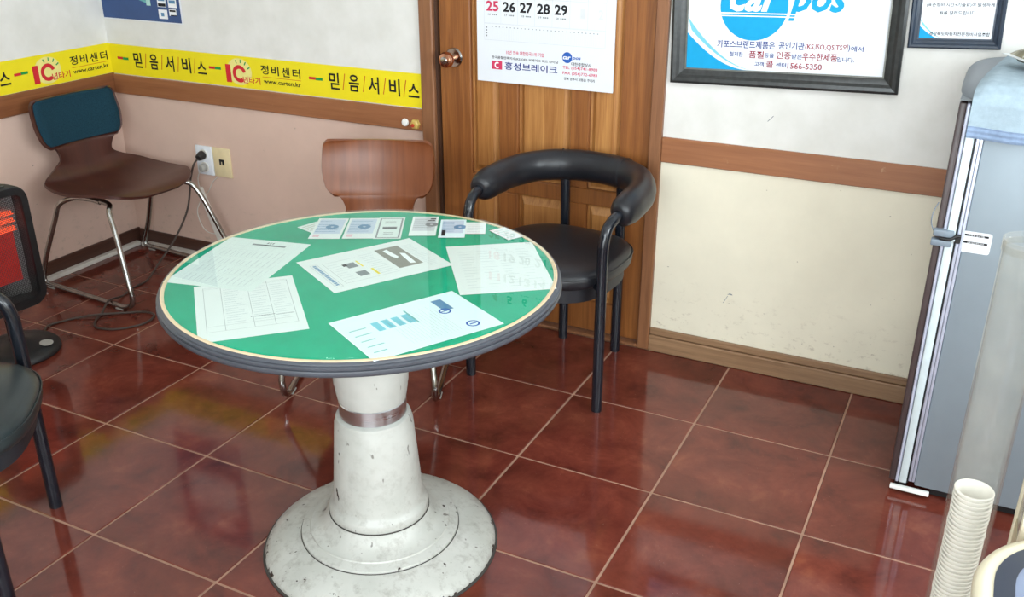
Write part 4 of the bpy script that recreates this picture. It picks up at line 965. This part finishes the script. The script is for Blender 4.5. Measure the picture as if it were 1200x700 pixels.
lettering('tick_marks', 'ink_grey', cal, [rect(CL+0.028+0.0135*i, 0.181, CL+0.0315+0.0135*i, 0.1835) for i in range(29)]+[rect(CL+0.005, 0.15+0.009*i, CL+0.0105, 0.155+0.009*i) for i in range(4)], cm(0.0003))
blk, red, blu, sub, fnt = [], [], [], [], []
day = 1
for r in range(5):
    for c in range(7):
        u = CL+cwid*(c+0.53); v = GB+rowh*(4-r)+0.058
        if r == 0 and c < 4: continue
        if day > 29:
            fnt.append((str(day-29), u+0.012, v-0.01, 0.016, 0.030, 0.012)); day += 1; continue
        wd_ = 0.046 if day > 9 else 0.022
        (red if c == 0 else blu if c == 6 else blk).append((str(day), u-0.002, v-0.003, wd_, 0.033, 0.030))
        sub.append((str(day-9 if day > 9 else day+21), u-0.014, v-0.030, 0.009, 0.0065, 0.0)); sub += [rect(u-0.004+0.007*q_, v-0.032, u+0.001+0.007*q_, v-0.028) for q_ in range(3)]; day += 1
for c, dn in enumerate('일월화수목금토'): (red if c == 0 else blk).append((dn, CL+cwid*(c+0.5), GB+rowh*5+0.015, 0.018, 0.018, 0.01))
blk.append(('2', 0.0, 0.685, 0.05, 0.07, 0.03))
lettering('weekday_numbers', 'ink_black', cal, blk, cm(0.0004)); lettering('sunday_numbers', 'ink_crimson', cal, red, cm(0.0004)); lettering('saturday_numbers', 'ink_blue', cal, blu, cm(0.0004))
lettering('next_month_numbers', 'ink_faint', cal, fnt, cm(0.0004)); lettering('lunar_dates', 'ink_grey', cal, sub, cm(0.0004))
q = lambda x: x-1.286
z_ = lambda z: z-0.881
lettering('footer_red', 'ink_crimson', cal, [('10년 연속 대한민국 1위 기업', q(1.219), z_(0.983), 0.138, 0.013, 0.004), rect(q(1.095), z_(0.924), q(1.134), z_(0.952)), ('TEL (054)741-8983', q(1.418), z_(0.949), 0.122, 0.012, 0.002), ('FAX (054)772-6983', q(1.418), z_(0.931), 0.122, 0.012, 0.002)], cm(0.0003))
lettering('footer_white', 'ink_white', cal, ring(q(1.116), z_(0.938), 0.006, 0.0105, 0.9, 2*PI-0.9, 16)+[('car', q(1.371), z_(0.981), 0.028, 0.010, 0.03, 0.25)], cm(0.0007))
lettering('footer_navy', 'ink_navy', cal, [('홍성브레이크', q(1.241), z_(0.9385), 0.194, 0.026, 0.018)], cm(0.0003))
lettering('footer_black', 'ink_black', cal, [('한국품질만족지수(KS-QEI) 브레이크 패드 라이닝', q(1.217), z_(0.963), 0.245, 0.0105, 0.004), ('대한종합상사', q(1.422), z_(0.963), 0.070, 0.011, 0.004), ('경북 경주시 외동읍 구어리', q(1.416), z_(0.914), 0.108, 0.0095, 0.002)], cm(0.0003))
lettering('footer_logo', 'ink_blue', cal, [disc(q(1.372), z_(0.982), 0.0175, 30), ('pos', q(1.405), z_(0.980), 0.030, 0.011, 0.03, 0.25)], cm(0.0004))

# ================================================================== FRIDGE
FX0, FX1, FY0, FY1 = 2.566, 3.06, -0.108, 0.385
fg = thing('refrigerator', 'grey narrow refrigerator with silver door strips and a rounded lid', 'refrigerator', (FX0, FY0, 0))
MB().box(0.004, FX1-FX0-0.004, 0.045, FY1-FY0, 0.03, 1.055, 0.008, 2).build('cabinet', 'fridge_dark', fg)
dr = MB().box(0.064, FX1-FX0, 0.004, 0.043, 0.034, 1.052, 0.004, 2).build('door', 'fridge_grey', fg)
MB().box(0.0, 0.016, 0.006, 0.044, 0.034, 1.052, 0.004, 2).build('edge_strip', 'fridge_dark', dr)
MB().box(0.0165, 0.0245, 0.003, 0.040, 0.034, 1.052, 0.002, 1).build('edge_strip', 'fridge_strip_silver', dr)
MB().box(0.0255, 0.0445, 0.0, 0.040, 0.036, 1.050, 0.003, 2).build('light_strip', 'fridge_strip_white', dr)
MB().box(0.0448, 0.0485, 0.010, 0.040, 0.034, 1.052).build('groove', 'black_plastic', dr, 0)
for i in range(2): MB().box(0.0488+0.0077*i, 0.0560+0.0077*i, 0.0005, 0.040, 0.045, 1.050, 0.002, 2).build('ribbed_strip', 'fridge_strip_silver', dr)
MB().box(0.006, 0.104, -0.003, 0.012, 0.013, 0.023, 0.002, 2).build('white_skid', 'white_plastic', fg)
MB().box(0.105, FX1-FX0-0.01, 0.03, 0.05, 0.004, 0.032).build('kick_plate', 'black_plastic', fg, 0)
for x in (0.03, FX1-FX0-0.03):
    for y in (0.05, FY1-FY0-0.04): MB().cyl((x, y, 0.0), (x, y, 0.034), 0.016, 14).build('foot', 'black_plastic', fg)
# rounded lid
def lid(u, v):
    W_, D_ = FX1-FX0+0.012, FY1-FY0+0.010
    a = 2*PI*u; e = 2/5.0; c, s = math.cos(a), math.sin(a)
    k = math.sin(v*PI/2)**0.45
    hx = math.copysign(abs(c)**e, c); hy = math.copysign(abs(s)**e, s)
    return (W_/2-0.006+hx*W_/2*k, D_/2-0.006+hy*D_/2*k, 1.058+0.045*math.cos(v*PI/2)**0.75)
m = MB(); m.grid(lid, 72, 18); m.bm.faces.new([v for v in m.bm.verts if False] or [m.bm.verts.new((0.0, 0.0, 1.058)), m.bm.verts.new((0.49, 0.0, 1.058)), m.bm.verts.new((0.49, 0.49, 1.058)), m.bm.verts.new((0.0, 0.49, 1.058))])
bmesh.ops.remove_doubles(m.bm, verts=m.bm.verts, dist=0.0004)
m.build('lid', 'fridge_lid_grey', fg, 60)
# latch and sticker
la = MB().box(-0.006, 0.040, -0.012, 0.010, 0.712, 0.728, 0.003, 2).build('latch', 'latch_grey', fg)
MB().box(-0.004, 0.042, -0.012, 0.010, 0.736, 0.752, 0.003, 2).build('latch_bar', 'latch_grey', la)
MB().tube([(0.012, -0.008, 0.731), (0.035, -0.012, 0.733), (0.048, -0.010, 0.742), (0.056, -0.006, 0.741)], 0.004, 8, 5).build('latch_hook', 'black_plastic', la, 60)
MB().box(0.046, 0.058, -0.006, 0.002, 0.722, 0.744, 0.002, 1).build('latch_keeper', 'black_plastic', la)
MB().box(0.022, 0.046, -0.0135, -0.008, 0.729, 0.734, 0.001, 1).build('latch_pin', 'fridge_strip_white', la)
MB().tube([(-0.004, 0.0, 0.745), (-0.012, 0.0, 0.765), (-0.012, 0.002, 0.79), (-0.004, 0.004, 0.815)], 0.0013, 6, 4).build('latch_string', 'latch_grey', la, 60)
st = MB(); r_ = [(cx_*1, cz_) for cx_, cz_ in rrect(0.0335, -0.026, 0.026, 0.006, 4)]; st.prism(r_, -0.0006, 0.0, 'xz')
so = st.build('label_sticker', 'paper_gloss', fg, 0); so.location = (0.0905, 0.0038, 0.7285); so.rotation_euler = (0, math.radians(0.5), 0)
sm_ = lambda u, v: (u, -0.0009, v)
lettering('label_headings', 'ink_black', so, [rect(-0.026, 0.0145, 0.026, 0.0195), rect(-0.026, -0.0035, 0.026, 0.0015)], sm_)
lettering('label_heading_letters', 'ink_white', so, [('주의 및 경고 사항', 0, 0.017, 0.034, 0.0034, 0.01), ('고장 신고 접수 안내', 0, -0.001, 0.036, 0.0034, 0.01)], lambda u, v: (u, -0.0012, v))
lettering('label_print', 'ink_pale', so, textlines(-0.027, 0.027, 0.003, 0.013, 3, 0.0012, 0.3, rg)+textlines(-0.027, 0.027, -0.021, -0.006, 4, 0.0012, 0.3, rg), sm_)

# towel draped over the lid
tw = thing('towel', 'pale blue towel draped over the top of the refrigerator', 'towel', (2.83, -0.108, 1.06))
TL = 2.592-2.83; TR = 3.03-2.83
tp = [(0.44, 0.049), (0.30, 0.051), (0.15, 0.051), (0.05, 0.047), (0.012, 0.038), (-0.008, 0.020), (-0.0165, -0.005), (-0.0155, -0.035), (-0.0145, -0.058)]
def tow(u, v, z0=0.0):
    tt = u*(len(tp)-1); i = min(int(tt), len(tp)-2); f = tt-i
    y = tp[i][0]*(1-f)+tp[i+1][0]*f; z = tp[i][1]*(1-f)+tp[i+1][1]*f
    x = TL+(TR-TL)*v+0.055*max(0, y)/0.44*(1-v)
    hang = max(0, (u-0.55)/0.45)
    x += 0.006*hang*math.sin(v*3)
    y -= 0.004*hang*(1+math.sin(x*46+u*2))*0.8 + 0.001
    z += 0.0012*math.sin(x*31+u*9) - 0.008*hang*v - max(0, (0.08-v)/0.08)**2*0.012*(1-hang)
    return (x, y, z)
MB().grid(tow, 40, 60, 0.004).build('cloth', 'towel_blue', tw, 60)
def hem(u, v):
    a = tow(1.0, v); return (a[0], a[1]-0.0015+0.0012*math.sin(u*14), a[2]+0.002-u*0.026)
MB().grid(hem, 12, 60, 0.004).build('hem', 'towel_hem', tw, 60)
# crinkled foil snack bag on top
bag = thing('snack_bag', 'crumpled olive and silver foil bag lying on top of the towel', 'bag', (2.735, 0.075, 1.1105), math.radians(25))
rb = random.Random(5); hm = [[rb.uniform(-0.006, 0.006) for _ in range(13)] for _ in range(13)]
def bagf(sgn):
    def f(u, v):
        i, j = int(u*12), int(v*12); e = (math.sin(PI*u)*math.sin(PI*v))**0.5
        return ((u-0.5)*0.15+hm[i][j]*0.6*e, (v-0.5)*0.11+hm[j][i]*0.6*e, 0.028+sgn*(0.026*e)+hm[i][j]*0.5*e)
    return f
m = MB(); m.grid(bagf(1), 13, 13); m.grid(bagf(-1), 13, 13); bmesh.ops.remove_doubles(m.bm, verts=m.bm.verts, dist=0.0003); m.build('pouch', 'foil_wrapper', bag, 20)
MB().box(-0.088, -0.072, -0.055, 0.055, 0.0275, 0.0285).build('seal_strip', 'brushed_steel', bag, 0)

# ================================================================== WATER DISPENSER WITH CUP TUBE
wd = thing('water_dispenser', 'cream water dispenser with navy control panel at the lower right corner', 'dispenser', (2.92, -1.28, 0))
def rr2(x0, x1, y0, y1, r, k=12):
    out = []
    for cx_, cy_, a0 in ((x1-r, y1-r, 0), (x0+r, y1-r, PI/2), (x0+r, y0+r, PI), (x1-r, y0+r, 1.5*PI)):
        for i in range(k+1): a = a0+PI/2*i/k; out.append((cx_+r*math.cos(a), cy_+r*math.sin(a)))
    return out
def loft(m, secs, cap=True):
    R = [[m.bm.verts.new((x, y, z)) for x, y in pts] for pts, z in secs]; k = len(R[0])
    for A, B in zip(R, R[1:]):
        for j in range(k): m.bm.faces.new((A[j], A[(j+1) % k], B[(j+1) % k], B[j]))
    if cap: m.bm.faces.new(R[0][::-1]); m.bm.faces.new(R[-1])
X0, X1, Y0, Y1, RR = -0.203, 0.222, -0.34, 0.078, 0.150
def rs(i): return rr2(X0+i, X1-i, Y0+i, Y1-i, RR-i)
m = MB(); loft(m, [(rs(0.03), 0.02), (rs(0.025), 0.05), (rs(0.025), 0.64), (rs(0.012), 0.668)]); m.build('body', 'machine_cream', wd, 40)
m = MB(); loft(m, [(rs(0.010), 0.6685), (rs(0.001), 0.676), (rs(0.0), 0.688), (rs(0.004), 0.697), (rs(0.014), 0.700)]); m.build('bezel', 'machine_cream', wd, 50)
m = MB(); loft(m, [(rs(0.024), 0.7003), (rs(0.024), 0.7018), (rs(0.026), 0.7025)]); pnl = m.build('control_panel', 'machine_navy', wd, 40)
m = MB(); loft(m, [(rs(0.048), 0.7027), (rs(0.050), 0.7040)]); dsp = m.build('display', 'machine_panel', pnl, 40)
lettering('panel_marks', 'ink_red', dsp, [rect(-0.128, -0.085, -0.108, -0.079), rect(-0.122, -0.070, -0.106, -0.065), rect(-0.06, -0.10, 0.02, -0.09)], lambda u, v: (u, v, 0.7043))
lettering('panel_text', 'ink_navy', dsp, textlines(-0.11, 0.0, -0.2, -0.12, 6, 0.004, 0.4, rg), lambda u, v: (u, v, 0.7043))
lettering('panel_text', 'ink_steel', pnl, textlines(-0.186, -0.166, -0.19, -0.12, 5, 0.003, 0.3, rg), lambda u, v: (u, v, 0.7028))
tX0, tX1, tY0, tY1 = 2.772-2.92, 3.07-2.92, -1.196+1.28, -1.085+1.28
m = MB(); m.box(tX0+0.010, tX1-0.010, tY0, tY1, 0.02, 1.10, 0.004, 2); tower = m.build('tower', 'machine_cream', wd, 40)
for sx, x_ in ((0, tX0), (1, tX1-0.0095)):
    for a_, b_ in ((tY0, tY0+0.012), (tY1-0.012, tY1)): MB().box(x_, x_+0.0095, a_, b_, 0.02, 1.10, 0.003, 2).build('tower_edge', 'machine_cream', tower)
    MB().box(x_+0.004, x_+0.0095, tY0+0.0125, tY1-0.0125, 0.640, 1.09).build('smoked_window', 'machine_smoke', tower, 0)
    MB().box(x_+0.003, x_+0.0095, tY0+0.0125, tY1-0.0125, 0.40, 0.6395).build('side_panel', 'machine_beige', tower, 0)

CX_, CY_ = 2.714, -1.065
ct = thing('cup_tube', 'clear plastic cup dispenser tube fixed beside the cream water dispenser', 'cup dispenser', (CX_, CY_, 0))
m = MB(); m.lathe([(0.0360, 0.28), (0.0360, 1.055), (0.0336, 1.055), (0.0336, 0.28)], 48, close=True); m.build('tube', 'clear_acrylic', ct, 40)
m = MB(); m.lathe([(0.0362, 1.045), (0.0376, 1.045), (0.0376, 1.062), (0.0362, 1.062)], 48, close=True); m.build('rim_ring', 'clear_acrylic', ct, 40)
m = MB(); m.lathe([(0.0, 0.255), (0.034, 0.255), (0.040, 0.262), (0.040, 0.2795), (0.0, 0.2795)], 40); m.build('base_cap', 'machine_cream', ct, 40)
for z in (0.36, 0.92): MB().box(0.0365, 0.0575, -0.012, 0.012, z, z+0.03, 0.002, 1).build('wall_clip', 'machine_cream', ct)
# stack of paper cups inside the tube: every cup its own object
m = MB(); cz = 0.075
m.lathe([(0.0, 0.003), (0.0190, 0.003), (0.0190, 0.0), (0.0200, 0.0), (0.0250, cz-0.001), (0.0284, cz-0.0012), (0.0293, cz+0.0004), (0.0284, cz+0.002), (0.0262, cz+0.002), (0.0245, cz), (0.0193, 0.004), (0.0, 0.0045)], 32)
cup_me = m.mesh('cup', 50); cup_me.materials.append(MATS['cup_white'])
ONES = 'first second third fourth fifth sixth seventh eighth ninth tenth eleventh twelfth thirteenth fourteenth fifteenth sixteenth seventeenth eighteenth nineteenth'.split()
def ordinal(k):
    if k < 20: return ONES[k-1]
    t_, o_ = divmod(k, 10)
    return {2: 'twentieth', 3: 'thirtieth', 4: 'fortieth'}[t_] if o_ == 0 else {2: 'twenty', 3: 'thirty', 4: 'forty'}[t_]+'-'+ONES[o_-1]
step = 0.0076; ztop = 0.650; k = 0
z = ztop-cz
ncup = int((z-0.283)/step)
for k in range(ncup):
    cu_ = link('paper_cup', cup_me); cu_.location = (CX_+random.uniform(-0.0006, 0.0006), CY_+random.uniform(-0.0006, 0.0006), z-step*k)
    tag(cu_, 'white paper cup at the very top of the stack in the clear tube' if k == 0 else 'white paper cup, %s from the top of the stack in the clear tube' % ordinal(k+1), 'cup', 'paper cups in the tube')

flush_print()
